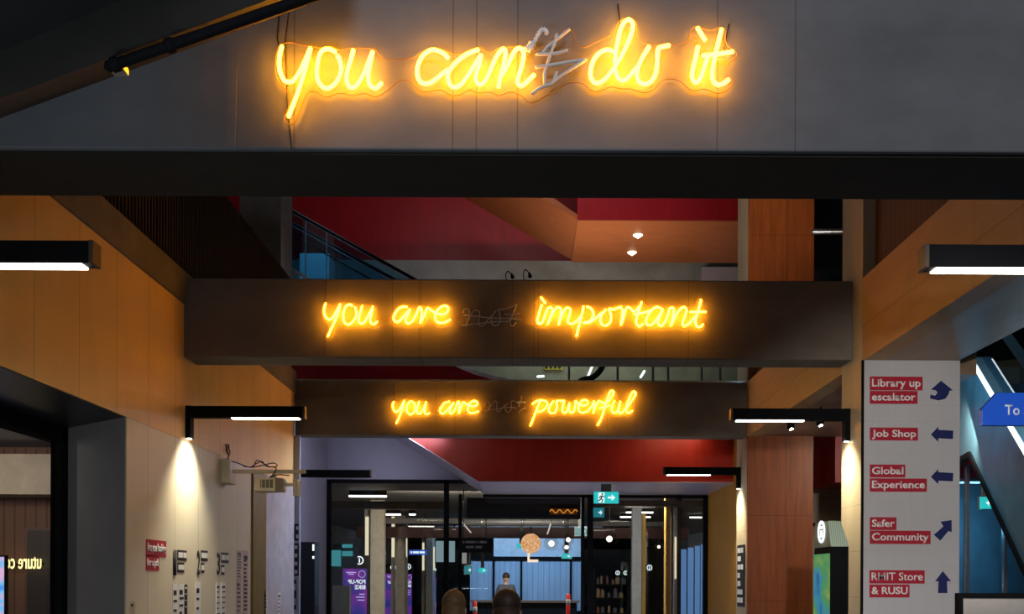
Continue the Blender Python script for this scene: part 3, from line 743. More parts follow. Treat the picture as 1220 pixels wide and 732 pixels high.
struct(MB().box(XL - 0.4, P(357, 600, 14.73).x, 14.72, 14.79, 0, EYE + 2.1).build('trim_13', pbr('pale_blue_return', (0.42, 0.45, 0.58), 0.4), None), 'pale blue wall return carrying black posters', 'trim')

# projector on its wall arm
pj = thing('projector', (XL, 11.3, EYE + 1.1), 'cream short throw projector hanging from a wall arm on the left', 'projector')
d = 11.35
a = P(263, 577, d); c = P(276, 549, d)
MB().box(XL, XL + 0.10, d - 0.12, d + 0.12, a.z, c.z).build('wall_box', PUTTY, pj, bevel=0.008)
a = P(274, 562, d); c = P(364, 566, d)
MB().box(a.x, c.x, d - 0.03, d + 0.03, a.z - 0.02, a.z + 0.02).build('arm', PUTTY, pj, bevel=0.006)
a = P(307, 587, d); c = P(338, 571, d)
MB().prism([(a.x, d - 0.14, a.z), (c.x - 0.06, d - 0.14, a.z), (c.x, d - 0.02, a.z + 0.01), (c.x, d + 0.12, a.z + 0.01), (a.x, d + 0.14, a.z)], (0, 0, c.z - a.z)).build('projector_body', PUTTY, pj, bevel=0.01)
gr = MB(); g0 = P(314, 583, d); g1 = P(329, 573.5, d)
gr.box(g0.x, g1.x, d - 0.146, d - 0.141, g0.z, g1.z)
gr.build('vent_grille', pbr('grille_grey', (0.12, 0.10, 0.07), 0.5), pj)
gl = MB()
for i in range(3): gl.box(g0.x + (g1.x - g0.x) * (i + .3) / 3.2, g0.x + (g1.x - g0.x) * (i + .42) / 3.2, d - 0.15, d - 0.146, g0.z, g1.z)
gl.build('grille_bar', PUTTY, pj)
m_ = P(327, 571, d); MB().cyl((m_.x, d, m_.z - 0.01), (m_.x, d, m_.z + 0.06), 0.022).build('mount', PUTTY, pj, True)
a = P(351, 592, d); c = P(357, 572, d)
MB().box(a.x, c.x, d - 0.09, d + 0.09, a.z, c.z).box(P(338, 580, d).x, a.x + .005, d - 0.03, d + 0.03, P(338, 580, d).z, P(338, 576, d).z).build('mirror_head', PUTTY, pj, bevel=0.006)
cb = [P(*q, d - 0.05) for q in ((268, 530), (274, 538), (272, 548), (283, 552), (297, 557), (305, 553), (312, 550), (318, 556), (330, 556), (326, 552), (312, 555), (300, 557), (290, 556))]
MB().tube(smooth(cb), 0.006, 6).build('cable', WIRE, pj, True)
cb = [P(*q, d - 0.05) for q in ((302, 557), (306, 549), (313, 552), (320, 556), (329, 558), (325, 566), (318, 572), (330, 566), (345, 567))]
MB().tube(smooth(cb), 0.006, 6).build('cable', WIRE, pj, True)
cb = [P(*q, d - 0.0) for q in ((268, 532), (277, 541), (268, 536), (272, 529), (279, 530), (279, 535))]
MB().tube(smooth([Vector((XL + 0.02, q.y, q.z)) + Vector((0, (q.x + 3.42) * 1.0, 0)) for q in cb]), 0.006, 6).build('cable', WIRE, pj, True)

# mirrored neon words and screen in the side room
fut = thing('neon_sign', P(25, 670, 12.1), 'small pale yellow neon words seen reversed behind the left glass', 'neon sign')
a = P(-5, 678, 12.15); c = P(49.5, 664, 12.15)
lettering('uture core', (a.x, 12.15, a.z), (1, 0, 0), (0, 0, 1), c.x - a.x, c.z - a.z, emit('pale_neon', (1.0, 0.80, 0.30), 2.2), fut, name='neon_lettering', depth=0.015, mirror=True)
MB().box(a.x, c.x, 12.17, 12.29, a.z + 0.05, a.z + 0.07).build('support_rail', BLACK, fut)
sc = thing('screen', P(3, 732, 11.0), 'bright blue and pink upright screen at the left edge', 'screen')
a = P(-14, 760, 11.0); c = P(5, 664, 11.0)
MB().box(a.x, c.x + 0.005, 11.0, 11.08, 0, c.z + 0.02).build('case', BLACK, sc)
def screen_mat(name, cols, strength, scale=4.0):
    m, nt, bb = nodes(name); L = nt.links.new
    tcn = nt.nodes.new('ShaderNodeTexCoord'); n = nt.nodes.new('ShaderNodeTexNoise'); n.inputs['Scale'].default_value = scale
    cr = nt.nodes.new('ShaderNodeValToRGB'); cr.color_ramp.interpolation = 'EASE'
    while len(cr.color_ramp.elements) < len(cols): cr.color_ramp.elements.new(0.5)
    for i, cc in enumerate(cols):
        cr.color_ramp.elements[i].position = 0.3 + 0.4 * i / (len(cols) - 1); cr.color_ramp.elements[i].color = (*cc, 1)
    L(tcn.outputs['Object'], n.inputs['Vector']); L(n.outputs['Fac'], cr.inputs[0]); L(cr.outputs[0], bb.inputs['Emission Color'])
    bb.inputs['Emission Strength'].default_value = strength; bb.inputs['Base Color'].default_value = (0.02, 0.02, 0.02, 1); bb.inputs['Roughness'].default_value = 0.2
    return m
MB().box(a.x + 0.01, c.x, 10.985, 11.0, 0.2, c.z).build('display', screen_mat('blue_pink_screen', [(0.05, 0.2, 0.9), (0.2, 0.6, 1.0), (0.9, 0.5, 0.8), (0.8, 0.9, 1.0)], 1.0, 5), sc)

# slim black totem beside the lilac wall
tt = thing('totem', P(366, 732, 15.95), 'slim black totem with white light marks beside the lilac wall', 'totem')
a = P(358, 700, 15.95); c = P(375, 646, 15.95)
MB().box(a.x, c.x, 15.95, 16.3, 0, c.z).build('totem_body', pbr('totem_black', (0.02, 0.025, 0.035), 0.3), tt, bevel=0.01)
for (y0, y1) in ((649, 656.5), (663, 666)):
    p0, p1 = P(372.3, y1, 15.94), P(374.2, y0, 15.94); MB().box(p0.x, p1.x, 15.935, 15.95, p0.z, p1.z).build('light_mark', RINGE, tt)

# ------------------------------------------------------------------ right: directory board
dy = 9.7
bd = thing('directory_board', P(1085, 732, dy), 'white directory board with red labels and navy arrows on the right pier', 'sign')
a = P(1027.5, 742, dy); c = P(1142.5, 430.5, dy)
GRID = jointed('gridded_white_board', (0.56, 0.53, 0.53), 0.45, 'X', 0.155, 3.24, 0.0035, 0.03, 2, 0.9, zjoint=[0.3 + 0.155 * i for i in range(26)], bump=0.0)
MB().box(XR + 0.005, c.x, dy - 0.03, dy - 0.004, 0.25, c.z).build('board', GRID, bd, bevel=0.003)
MB().box(XR - 0.012, XR + 0.006, dy - 0.035, dy - 0.004, 0.25, c.z).build('edge_strip', BLACK, bd)
CREAM = pbr('cream_text', (0.92, 0.90, 0.86), 0.5, var=0.02)
rows = [('Library up', 1035, 1097.5, 450, 466), ('escalator', 1035, 1091.5, 467, 482), ('Job Shop', 1035, 1092, 510.5, 525.5),
        ('Global', 1035, 1077, 554.5, 569.5), ('Experience', 1035, 1102.5, 571, 586.5), ('Safer', 1035, 1066.5, 617, 632),
        ('Community', 1035, 1107, 633, 648.5), ('RMIT Store', 1034.5, 1100, 680, 695.5), ('& RUSU', 1034.5, 1082, 697, 712)]
for (t, x0, x1, y0, y1) in rows:
    p0, p1 = P(x0, y1, dy), P(x1, y0, dy)
    MB().box(p0.x, p1.x, dy - 0.036, dy - 0.03, p0.z, p1.z).build('label', REDL, bd)
    desc = any(ch in 'pyJ' for ch in t if t != 'Job Shop') or t == 'Job Shop'
    k = dy / F
    lo = y1 - (1.2 if any(ch in 'py' for ch in t) else 3.6)
    o = P(x0 + 2.2, lo, dy)
    lettering(t, (o.x, dy - 0.037, o.z), (1, 0, 0), (0, 0, 1), (x1 - x0 - 4.6) * k, (lo - (y0 + 2.4)) * k, CREAM, bd, depth=0.003, bold=0.012 if 'RMIT' in t else 0.022)
def arrow(pts, name='arrow'):
    MB().prism([P(x, y, dy - 0.03) for x, y in pts], (0, -0.006, 0)).build(name, NAVY, bd)
arrow([(1121, 454), (1135, 465.5), (1131, 466), (1130, 470), (1126, 475.5), (1118, 477.5), (1108, 475), (1108.5, 470.5), (1114, 472), (1117, 468), (1115, 465.5), (1109, 464.5)])
for yy in (518, 568.5):
    arrow([(1109, yy), (1117.5, yy - 9), (1117.8, yy - 5.5), (1135.5, yy - 4.5), (1135, yy + 5.5), (1117.8, yy + 4.5), (1117.5, yy + 8.5)])
arrow([(1133.5, 620), (1133.5, 634.5), (1130, 633), (1120, 644.5), (1112.5, 637.5), (1124, 627.5), (1120.5, 622)])
arrow([(1123, 681), (1133, 693), (1128, 693), (1128.5, 707), (1117.5, 707), (1118, 693), (1114, 693)])

# ------------------------------------------------------------------ escalator
def E(d, v, u=0.0):
    return Vector((5.08 + .216 * (d - 10.3) + u, d - .216 * u, EYE + 0.12 + .6 * (d - 10.3) + v))
es = thing('escalator', E(7.5, -0.02), 'blue lit escalator rising away behind the directory board', 'escalator')
N = Vector((0.977, -0.211, 0))
BLUEP = pbr('blue_steel_cladding', (0.10, 0.24, 0.32), 0.3, metal=0.0, var=0.25, scale=2.5, stretch=(1, 1, 1))
top = 12.75
def band(v0, v1, u0, u1, d0=7.45, d1=top, ext=2.6):
    m = MB()
    def sec(d): return [E(d, v0) + N * u0, E(d, v0) + N * u1, E(d, v1) + N * u1, E(d, v1) + N * u0]
    a, b_, = sec(d0), sec(d1)
    c_ = [p + Vector((.216 * ext, ext, 0)) for p in b_]
    vs = a + b_ + (c_ if ext else [])
    fs = [(0, 1, 2, 3)]
    n = 2 if ext else 1
    for k in range(n):
        for q in range(4): fs.append((k * 4 + q, k * 4 + (q + 1) % 4, k * 4 + 4 + (q + 1) % 4, k * 4 + 4 + q))
    fs.append(tuple(n * 4 + q for q in (3, 2, 1, 0)))
    return m.add(vs, fs)
band(0.07, 1.20, 0.0, 0.06).build('side_cladding', BLUEP, es)
band(0.0, 0.07, -0.03, 0.06).build('lower_edge', BLACK, es)
band(1.205, 1.235, -0.015, 0.02).build('light_line', LEDW, es)
band(1.20, 1.26, 0.02, 0.25).build('deck', STEEL, es)
band(1.26, 1.91, 0.12, 0.14).build('glass_balustrade', GLASSB, es)
band(1.91, 1.99, 0.09, 0.17).build('handrail', BLACK, es)
band(1.26, 1.91, 1.22, 1.24).build('glass_balustrade', GLASSB, es)
band(1.91, 1.99, 1.19, 1.27).build('handrail', BLACK, es)
band(0.7, 0.9, 0.25, 1.1).build('steps', STEEL, es)
band(0.07, 1.20, 1.25, 1.3).build('side_cladding', BLUEP, es)
# glass screen and lights under the escalator
gs = thing('glass_partition', P(1170, 732, 13.6), 'blue glass partition under the escalator', 'partition')
a = P(1135, 732, 13.6); c = P(1232, 560, 13.6)
MB().box(a.x, c.x + .6, 13.6, 13.63, 0.0, 3.2).build('pane', GLASSB, gs)
for x in (1152, 1197): 
    p = P(x, 700, 13.6); MB().box(p.x - .02, p.x + .02, 13.57, 13.66, 0, 3.2).build('mullion', STEEL, gs)
struct(MB().box(5.2, 8.4, 15.0, 15.2, 0, 3.4).build('wall_under_escalator', pbr('blue_grey_wall', (0.16, 0.24, 0.30), 0.5), None), 'blue grey wall beneath the escalator', 'wall')
ln = thing('strip_light', P(1154, 573, 14.2), 'thin white strip light under the escalator', 'lamp')
a, c = P(1143, 574, 14.2), P(1166, 572, 14.2)
MB().box(a.x, c.x, 14.1, 14.2, a.z - .01, a.z + .035).build('housing', STEEL, ln); MB().box(a.x, c.x, 14.1, 14.2, a.z - .028, a.z - .01).build('diffuser', LEDW, ln)
light('under_escalator_light', 'POINT', (6.3, 14.3, 2.4), 14, (0.5, 0.8, 1.0), 0.1)

# exit signs
def exit_sign(x0, x1, y0, y1, d, label, rod=None, face=None, man=True):
    a, c = P(x0, y1, d), P(x1, y0, d)
    r = thing('exit_sign', ((a.x + c.x) / 2, d, a.z), label, 'exit sign', 'green exit signs')
    w_, h = c.x - a.x, c.z - a.z
    MB().box(a.x, c.x, d, d + 0.06, a.z, c.z).build('housing', STEEL, r)
    MB().box(a.x + w_ * .015, c.x - w_ * .015, d - 0.006, d, a.z + h * .03, c.z - h * .03).build('sign_face', face or CYANE, r)
    def q(u, v, k=0.012): return Vector((a.x + u * w_, d - k, a.z + v * h))
    if man:
        MB().slab(q(.19, .1), (w_ * .24, 0, 0), (0, 0, h * .8), (0, 0.005, 0)).build('door_symbol', EXITW, r)
        mn = MB()
        for pth in ([(.33, .66), (.30, .42)], [(.30, .42), (.36, .30), (.33, .14)], [(.30, .42), (.25, .30), (.18, .22)], [(.33, .62), (.39, .55), (.42, .62)], [(.33, .62), (.26, .58), (.24, .46)]):
            mn.tube([q(u, v, .016) for u, v in pth], h * .055, 6)
        mn.ball(q(.345, .78, .016), h * .075, 8)
        mn.build('running_figure', pbr('exit_green', (0.0, 0.22, 0.20), 0.5), r)
    MB().prism([q(u, v) for u, v in ((.56, .42), (.72, .42), (.70, .22), (.86, .5), (.70, .78), (.72, .58), (.56, .58))], (0, 0.005, 0)).build('arrow_symbol', EXITW, r)
    if rod:
        MB().box(a.x + w_ * .3, c.x - w_ * .3, d + 0.01, d + 0.05, c.z, EYE + 1.985 if d > 19 else c.z + rod).build('mount', _mats['dull_grey_metal'] if 'dull_grey_metal' in _mats else pbr('dull_grey_metal', (0.10, 0.11, 0.11), 0.5), r)
    return r
DIMC = emit('dim_exit_glow', (0.02, 0.30, 0.36), 0.6)
exit_sign(707, 737.5, 586, 600.5, 16.55, 'bright green exit sign with running figure hanging before the glass doors', 0.12)
exit_sign(704, 720, 605, 617, 20.5, 'dimmer exit sign reflection just below the bright one, behind the glass', 0.3, DIMC, False)  # reflection of the bright sign, built as a dimmer copy
exit_sign(684.5, 699, 628, 639, 24.0, 'dim exit sign reflection lower left of the bright one, behind the glass', 0.3, DIMC, False)  # another reflection of the bright sign, built as a copy
exit_sign(1167, 1181, 592, 607, 12.9, 'green exit sign beneath the escalator at the right', 0.5, None, False)
exit_sign(569.5, 580, 677, 683, 34, 'tiny exit sign left of the blue far wall', 0.9, None, False)
exit_sign(553, 562.5, 674, 685, 33, 'tiny double height exit sign beside the black hanging sign', 0.9, DIMC, False)
exit_sign(669, 681, 660, 666, 30, 'tiny exit sign under the globe lamps', 0.5, None, False)
exit_sign(615.5, 627, 648, 654, 29, 'tiny exit sign overlapping the round cafe sign', 0.4, None, False)

# blue arrow sign, whiteboard
st = thing('direction_sign', P(1200, 507, 7.6), 'blue arrow shaped hanging sign reading To S at the right edge', 'sign')
BLUES = pbr('blue_sign_face', (0.02, 0.12, 0.75), 0.35, var=0.05)
MB().prism([P(x, y, 7.6) for x, y in ((1170, 507), (1170, 488), (1188, 468), (1330, 468), (1330, 507))], (0, 0.06, 0)).build('sign_board', BLUES, st, bevel=0.003)
o = P(1197, 495, 7.6); k = 7.6 / F
lettering('To S', (o.x, 7.597, o.z), (1, 0, 0), (0, 0, 1), 29 * k, 12.5 * k, WHT, st, depth=0.003, bold=0.012)
for x in (1242, 1315):
    p = P(x, 468, 7.63); MB().cyl(p, (p.x, p.y, EYE + 2.14), 0.006, 8).build('hanger', STEEL, st)
wb = thing('notice_board', P(1180, 732, 6.0), 'black framed pale notice board standing at the bottom right', 'board')
a = P(1140, 707, 6.0); c = P(1330, 707, 6.0)
MB().box(a.x + .03, c.x - .03, 5.99, 6.02, 0.55, a.z - 0.03).build('panel', pbr('board_face', (0.42, 0.38, 0.35), 0.4), wb)
MB().box(a.x, c.x, 5.98, 6.03, a.z - .03, a.z).box(a.x, c.x, 5.98, 6.03, .52, .55).box(a.x, a.x + .03, 5.98, 6.03, .55, a.z - .03).box(c.x - .03, c.x, 5.98, 6.03, .55, a.z - .03).build('frame', BLACK, wb)
for x in (a.x + .05, c.x - .09): MB().box(x, x + .04, 5.985, 6.025, 0, .52).build('leg', BLACK, wb); MB().box(x - .01, x + .05, 5.75, 6.25, 0, .03).build('foot', BLACK, wb)

# info kiosk
PERF = jointed('perforated_green_metal', (0.46, 0.56, 0.42), 0.4, 'X', 0.018, 0, 0.006, 0.03, 3, 0.6, zjoint=None)
ICONM = RINGE
def icon(c, u, v, n, r, parent):
    c, u, v, n = map(Vector, (c, u, v, n))
    m = MB().ring(c, u, v, r, r * 0.22, n * 0.01)
    m.slab(c - u * r * .13 - v * r * .5, u * r * .26, v * r * .62, n * 0.01); m.slab(c - u * r * .13 + v * r * .26, u * r * .26, v * r * .24, n * 0.01)
    m.build('info_icon', ICONM, parent)
ki = thing('info_kiosk', (2.74, 9.0, 0), 'dark info kiosk with pale perforated sloping top beside the right pier', 'kiosk')
X0, X1, y0, y1 = P(990, 700, 8.8).x, P(1011, 700, 8.8).x, 8.8, 9.32
zs, zt = P(1000, 651.5, 8.8).z, P(1000, 623, 8.8).z + 0.02
MB().box(X0, X1, y0, y1, 0.0, zs).build('kiosk_body', BLACK, ki, bevel=0.006)
xa, xb = X0 - 0.0, X1 - 0.035
MB().add([(X0 - .004, y0 - .002, zs), (X1 + .004, y0 - .002, zs), (X1 - .045, y0 + .09, zt), (X0 - .004, y0 + .09, zt), (X0 - .004, y1, zs), (X1 + .004, y1, zs), (X1 - .045, y1 - .05, zt), (X0 - .004, y1 - .05, zt)],
         [(0, 1, 2, 3), (1, 5, 6, 2), (5, 4, 7, 6), (4, 0, 3, 7), (3, 2, 6, 7), (0, 4, 5, 1)]).build('perforated_top', PERF, ki)
MB().box(X0 - 0.012, X0, y0 + .03, y1 - .03, 0.7, zs - 0.06).build('display', screen_mat('green_map_screen', [(0.02, 0.10, 0.35), (0.04, 0.32, 0.5), (0.10, 0.38, 0.12), (0.35, 0.5, 0.12)], 0.6, 3.2), ki)
icon((X0 - .006, y0 + .26, zs + 0.14), (0, -1, 0), (0, 0, 1), (-1, 0, 0), 0.10, ki)
# poster on the pale side of the timber column
pst = thing('poster', (XR, 15.2, 1.3), 'tall black poster with white words on the pale edge of the timber column', 'poster')
MB().box(XR - .004, XR + .006, 14.92, 15.42, EYE - 0.38, EYE + 0.55).build('sheet', INK, pst)
for i, t in enumerate((.38, .22, .38, .16, .2, .34, .36)):
    word_bars((XR - .004, 15.38, EYE + 0.43 - i * 0.125), (0, -1, 0), (0, 0, 1), t, 0.075, WHT, pst, (.48, .42) if t > .3 else (1.0,))
# spot lights in the soffit
for (x, y, d, lab) in ((943, 519, 12.6, 'black cylinder spotlight under the soffit left of the right pier'), (978, 500, 12.3, 'black cylinder spotlight under the soffit nearest the right pier')):
    p = P(x, y, d); zc = EYE + 2.135
    r = thing('spotlight', (p.x, d, zc), lab, 'spotlight')
    MB().cyl((p.x, d, zc), (p.x, d, zc - .05), 0.012).build('stem', BLACK, r, True)
    MB().cyl((p.x, d, zc - .05), (p.x - .02, d - .03, zc - .22), 0.045).build('spotlight_head', BLACK, r, True)
    MB().cyl((p.x - .02, d - .031, zc - .221), (p.x - .021, d - .032, zc - .226), 0.036).build('lens', LAMPE, r, True)

# ------------------------------------------------------------------ upper level beyond the beams
struct(MB().box(-9, 9, 24.2, 24.5, EYE + 2.5, 14).build('wall_upper', RED), 'deep crimson upper wall far behind the beams', 'wall')
struct(MB().box(-9, 6.0, 23.2, 24.2, EYE + 6.9, EYE + 7.37).build('trim_14', pbr('concrete_ledge', (0.17, 0.175, 0.18), 0.6, var=0.2, scale=2), None), 'pale concrete ledge below the crimson upper wall', 'ledge')
uv = thing('upper_volume', P(780, 262, 20.0), 'red faced upper volume with orange timber underside', 'bulkhead', None, 'structure')
hz = EYE + 7.15
xa, xb = P(688, 262, 20).x, P(880, 262, 20).x
MB().box(xa, xb + 1.0, 20.0, 20.2, hz + .02, 13).build('fascia', RED, uv)
MB().box(xa, xb + 1.0, 20.0, 22.6, hz, hz + .02).build('soffit', ORNG, uv)
MB().add([P(640, 232, 20), P(688, 262, 20), P(683, 311, 22.6), P(545, 231, 22.6), P(640, 222, 20), P(688, 256, 20), P(683, 305, 22.6), P(545, 223, 22.6)],
         [(0, 1, 2, 3), (4, 7, 6, 5), (0, 4, 5, 1), (1, 5, 6, 2), (2, 6, 7, 3), (3, 7, 4, 0)]).build('sloping_soffit', ORNG, uv)
for i, (x, y, d) in enumerate(((760, 278, 20.8), (753, 299, 21.9))):
    p = P(x, y, d)
    o = MB().cyl((p.x, d, hz - .012), (p.x, d, hz), 0.10, 20).build('downlight', emit('downlight_glow', (1.0, .85, .6), 2.5), None, True)
    tag(o, ('nearer' if i == 0 else 'farther') + ' round downlight in the orange underside', 'downlight')
struct(MB().box(P(836, 320, 22.8).x, 6.0, 22.8, 23.1, EYE + 6.0, EYE + 7.12).build('trim_15', LILAC), 'lilac grey panel at the right of the concrete ledge', 'trim')
# upper escalator balustrades
ue = thing('escalator', P(333, 335, 17.2), 'upper escalator with glass balustrades above the middle beam', 'escalator')
def rail_line(x0, y0, x1, y1, d, r, mat, name):
    a, c = P(x0, y0, d), P(x1, y1, d); c = a + (c - a) * 1.35
    MB().tube([a, c], r, 8).build(name, mat, ue, True)
rail_line(333.5, 243, 492, 332, 17.2, 0.028, BLACK, 'handrail')
rail_line(333.5, 258, 468, 332, 18.2, 0.028, BLACK, 'handrail')
rail_line(333.5, 261, 463, 332, 18.2, 0.012, CHROME, 'rail')
rail_line(333.5, 246, 488, 332, 17.2, 0.010, CHROME, 'rail')
rail_line(333.5, 272, 440, 332, 18.4, 0.016, BLACK, 'rail')
for d, (a1, a2, a3, a4) in ((17.2, ((333.5, 313), (333.5, 244), (505, 340), (377, 340))), (18.3, ((333.5, 320), (333.5, 259), (481, 340), (362, 340)))):
    MB().prism([P(*q, d) for q in (a1, a2, a3, a4)], (0, 0.02, 0)).build('glass_balustrade', GLASSB, ue)
MB().prism([P(*q, 17.19) for q in ((333, 309), (333, 314), (378, 341), (384, 341))], (0, 0.05, 0)).build('skirting', CHROME, ue)
p0, p1 = P(333.3, 314, 17.18), P(333.3, 236, 17.18); MB().box(p0.x - .012, p0.x + .012, 17.15, 17.2, p0.z, p1.z).build('end_post', CHROME, ue)
MB().box(-6.2, -4.25, 15.45, 18.5, 6.2, 6.42).box(-4.27, -4.1, 17.0, 18.4, 6.2, 6.42).build('landing', CONC, ue)
for x in (364, 389):
    p0 = P(x, 345, 17.22); p1 = P(x, 243 + (x - 333) * .56, 17.22); MB().box(p0.x - .008, p0.x + .008, 17.21, 17.23, p0.z, p1.z).build('glass_joint', CHROME, ue)
struct(MB().box(P(357, 330, 19).x, P(392, 330, 19).x, 19, 19.6, EYE + 4.6, P(370, 302, 19).z).build('reflection_block', pbr('cyan_reflection', (0.26, 0.42, 0.46), 0.4), None), 'block coloured as a cyan reflection behind the upper escalator glass', 'trim')  # block carries a cyan glass reflection as its own colour
# desk lamps and things standing on the middle beam
for (x, y, lab) in ((606, 322, 'small black lamp bent over the middle beam at left'), (627, 320, 'small black gooseneck lamp on the middle beam at right')):
    p = P(x, 333, D2 + .15); h = P(x, y - 4, D2 + .15).z - p.z
    zt_ = EYE + 2.99
    r = thing('lamp', (p.x, D2 + .15, zt_), lab, 'lamp')
    MB().cyl((p.x, D2 + .15, zt_), (p.x, D2 + .15, zt_ + .015), 0.03).build('base', BLACK, r, True)
    MB().tube(smooth([(p.x - .005, D2 + .15, zt_), (p.x - .03, D2 + .15, zt_ + h * .6), (p.x - .01, D2 + .15, zt_ + h), (p.x + .03, D2 + .15, zt_ + h * .75)]), 0.005, 6).build('stem', BLACK, r, True)
    MB().cyl((p.x + .028, D2 + .15, zt_ + h * .8), (p.x + .04, D2 + .15, zt_ + h * .5), 0.008, 12, 0.022).build('lamp_shade', BLACK, r, True)
r = MB().box(P(570, 333, D2 + .2).x, P(598, 333, D2 + .2).x, D2 + .15, D2 + .25, EYE + 2.99, EYE + 3.005).build('driver_box', BLACK, None, bevel=0.003)
tag(r, 'flat black driver box lying on top of the middle beam', 'box')

# middle level seen between second and third beams: red volume with curved pale edge, glazed floor behind
cv = thing('curved_volume', P(450, 453, 17.0), 'deep red volume with a curved pale blue edge between the beams', 'bulkhead', None, 'structure')
crv = [(515, 418), (527, 427.5), (545, 438), (565, 446.5), (585, 452), (610, 457), (640, 460)]
pts = [P(x, y, 17.0) for x, y in crv]
MB().prism([P(300, 418, 17)] + pts + [P(640, 480, 17), P(300, 480, 17)], (0, 0.5, 0)).build('facing', RED, cv)
PB = pbr('pale_blue_edge', (0.75, 0.85, 0.95), 0.3)
m = MB()
for i in range(len(pts) - 1):
    a, c = pts[i] + Vector((0, -.03, 0)), pts[i + 1] + Vector((0, -.03, 0)); nrm = Vector((-(c - a).z, 0, (c - a).x)).normalized() * 0.06
    m.prism([a, c, c + nrm, a + nrm], (0, .5, 0))
m.build('curved_edge', PB, cv)
gw = thing('window_2', P(740, 453, 19.4), 'glazed upper floor seen between the middle and farthest beams', 'window', None, 'structure')
a, c = P(520, 470, 19.4), P(900, 400, 19.4)
MB().box(a.x, c.x, 19.4, 19.42, a.z, c.z).build('pane', GLASS, gw)
for x in (678, 736, 778, 796, 836, 858):
    p = P(x, 440, 19.38); MB().box(p.x - .02, p.x + .02, 19.36, 19.46, a.z, c.z).build('mullion', pbr('dull_grey_metal', (0.10, 0.11, 0.11), 0.5), gw)
p = P(700, 430.5, 19.38); MB().box(a.x, c.x, 19.36, 19.46, p.z, p.z + .04).build('transom', _mats['dull_grey_metal'], gw)
struct(MB().box(-3, 6, 23.0, 23.2, 4.5, 8.3).build('wall_upper_room', pbr('olive_grey_wall', (0.20, 0.22, 0.17), 0.6, var=0.3, scale=1.5), None), 'olive grey back wall of the glazed upper floor', 'wall')
struct(MB().box(-3, 6, 18.9, 23.0, 5.0, 5.2).build('floor_upper', CONC), 'concrete slab of the glazed upper floor', 'floor')
light('upper_room_light', 'AREA', (1.5, 21.0, 7.6), 30, (0.85, 1.0, 0.85), 3, 1.0, aim=(1.5, 22.0, 5.0))
ys = thing('wall_sign', P(659, 440, 22.8), 'yellow green panel of four dark symbols on the upper floor', 'sign')
a, c = P(648, 440.5, 22.9), P(670, 427, 22.9)
MB().box(a.x, c.x, 22.9, 22.95, a.z, c.z).build('panel', pbr('lime_panel', (0.50, 0.48, 0.04), 0.5), ys)
for i in range(4):
    x = a.x + (c.x - a.x) * (0.05 + 0.24 * i); MB().box(x, x + .07, 22.89, 22.9, a.z + .02, a.z + .12).build('symbol', INK, ys)
for (x0, y0_, x1, y1_, lab) in ((535, 432, 548, 427.5, 'slanting bright strip light beside the curved edge'), (700, 450, 707, 433, 'slanting bright strip light behind the upper glazing at centre'), (763, 450, 768, 442, 'short bright strip light behind the upper glazing at right'), (640, 449, 648, 448.5, 'small bright lamp low behind the upper glazing')):
    a, c = P(x0, y0_, 20.5), P(x1, y1_, 20.5)
    tag(MB().tube([a, c], 0.025, 8).build('strip_light', emit('upper_strip_glow', (0.9, 1.0, .95), 1.6), None, True), lab, 'lamp')
r = MB().tube(smooth([P(*q, 20.0) for q in ((725, 420), (716, 440), (706, 450), (690, 456), (678, 482))]), 0.06, 10).build('curved_duct', BLACK, None, True)
tag(r, 'dark curved duct behind the upper glazing', 'duct')
# void at the right above the middle beam
struct(MB().box(4.3, 8.2, 16.5, 16.8, 5.2, 11).build('wall_void', BLACKM), 'black wall of the void beside the timber column', 'wall')
r = thing('duct', P(985, 270, 13.5), 'dark metal duct in the void above the middle beam', 'duct')
a, c = P(968, 276, 13.5), P(1030, 274, 13.5); c = Vector((8.392, c.y, c.z))
MB().tube([a, c], 0.035, 10).build('pipe', STEEL, r, True); MB().tube([P(975, 330, 13.5), P(1010, 312, 13.5)], 0.10, 10).build('elbow', BLACK, r, True)
struct(MB().box(-10, 10, 15.4, 24.5, 13.6, 13.8).build('ceiling_upper', BLACKM), 'black ceiling high over the upper hall', 'ceiling')

# ------------------------------------------------------------------ glazed doors and the hall beyond
DG = 18.6
gd = thing('door_2', P(615, 732, DG), 'full width black framed glass doors at the end of the corridor', 'door', None, 'structure')
xs = [390.5, 531, 696, 845]
zl, zr = EYE + 1.85, EYE + 1.585
def post(px, w_, z1_, name='mullion', d0=DG - .05, d1=DG + .08):
    p = P(px, 700, DG); MB().box(p.x - w_, p.x + w_, d0, d1, 0, z1_).build(name, BLACK, gd)
post(391.5, 0.035, zl, 'frame'); post(531.5, 0.045, zl); post(548, 0.03, zr); post(694, 0.028, zr); post(703, 0.05, zr); post(841, 0.05, zr, 'frame')
p0, p1, p2 = P(390, 700, DG), P(575, 700, DG), P(845, 700, DG)
MB().box(p0.x, p1.x, DG - .05, DG + .08, zl - .06, zl).build('head_frame', BLACK, gd)
MB().box(p1.x, p2.x, DG - .05, DG + .08, zr - .05, zr).build('head_frame', BLACK, gd)
for (xa, xb, zz) in ((391.5, 531.5, zl - .06), (531.5, 575, zl - .06), (575, 694, zr - .05), (703, 841, zr - .05)):
    a, c = P(xa, 700, DG), P(xb, 700, DG); MB().box(a.x + .03, c.x - .03, DG, DG + .012, 0.02, zz).build('pane', GLASS, gd)

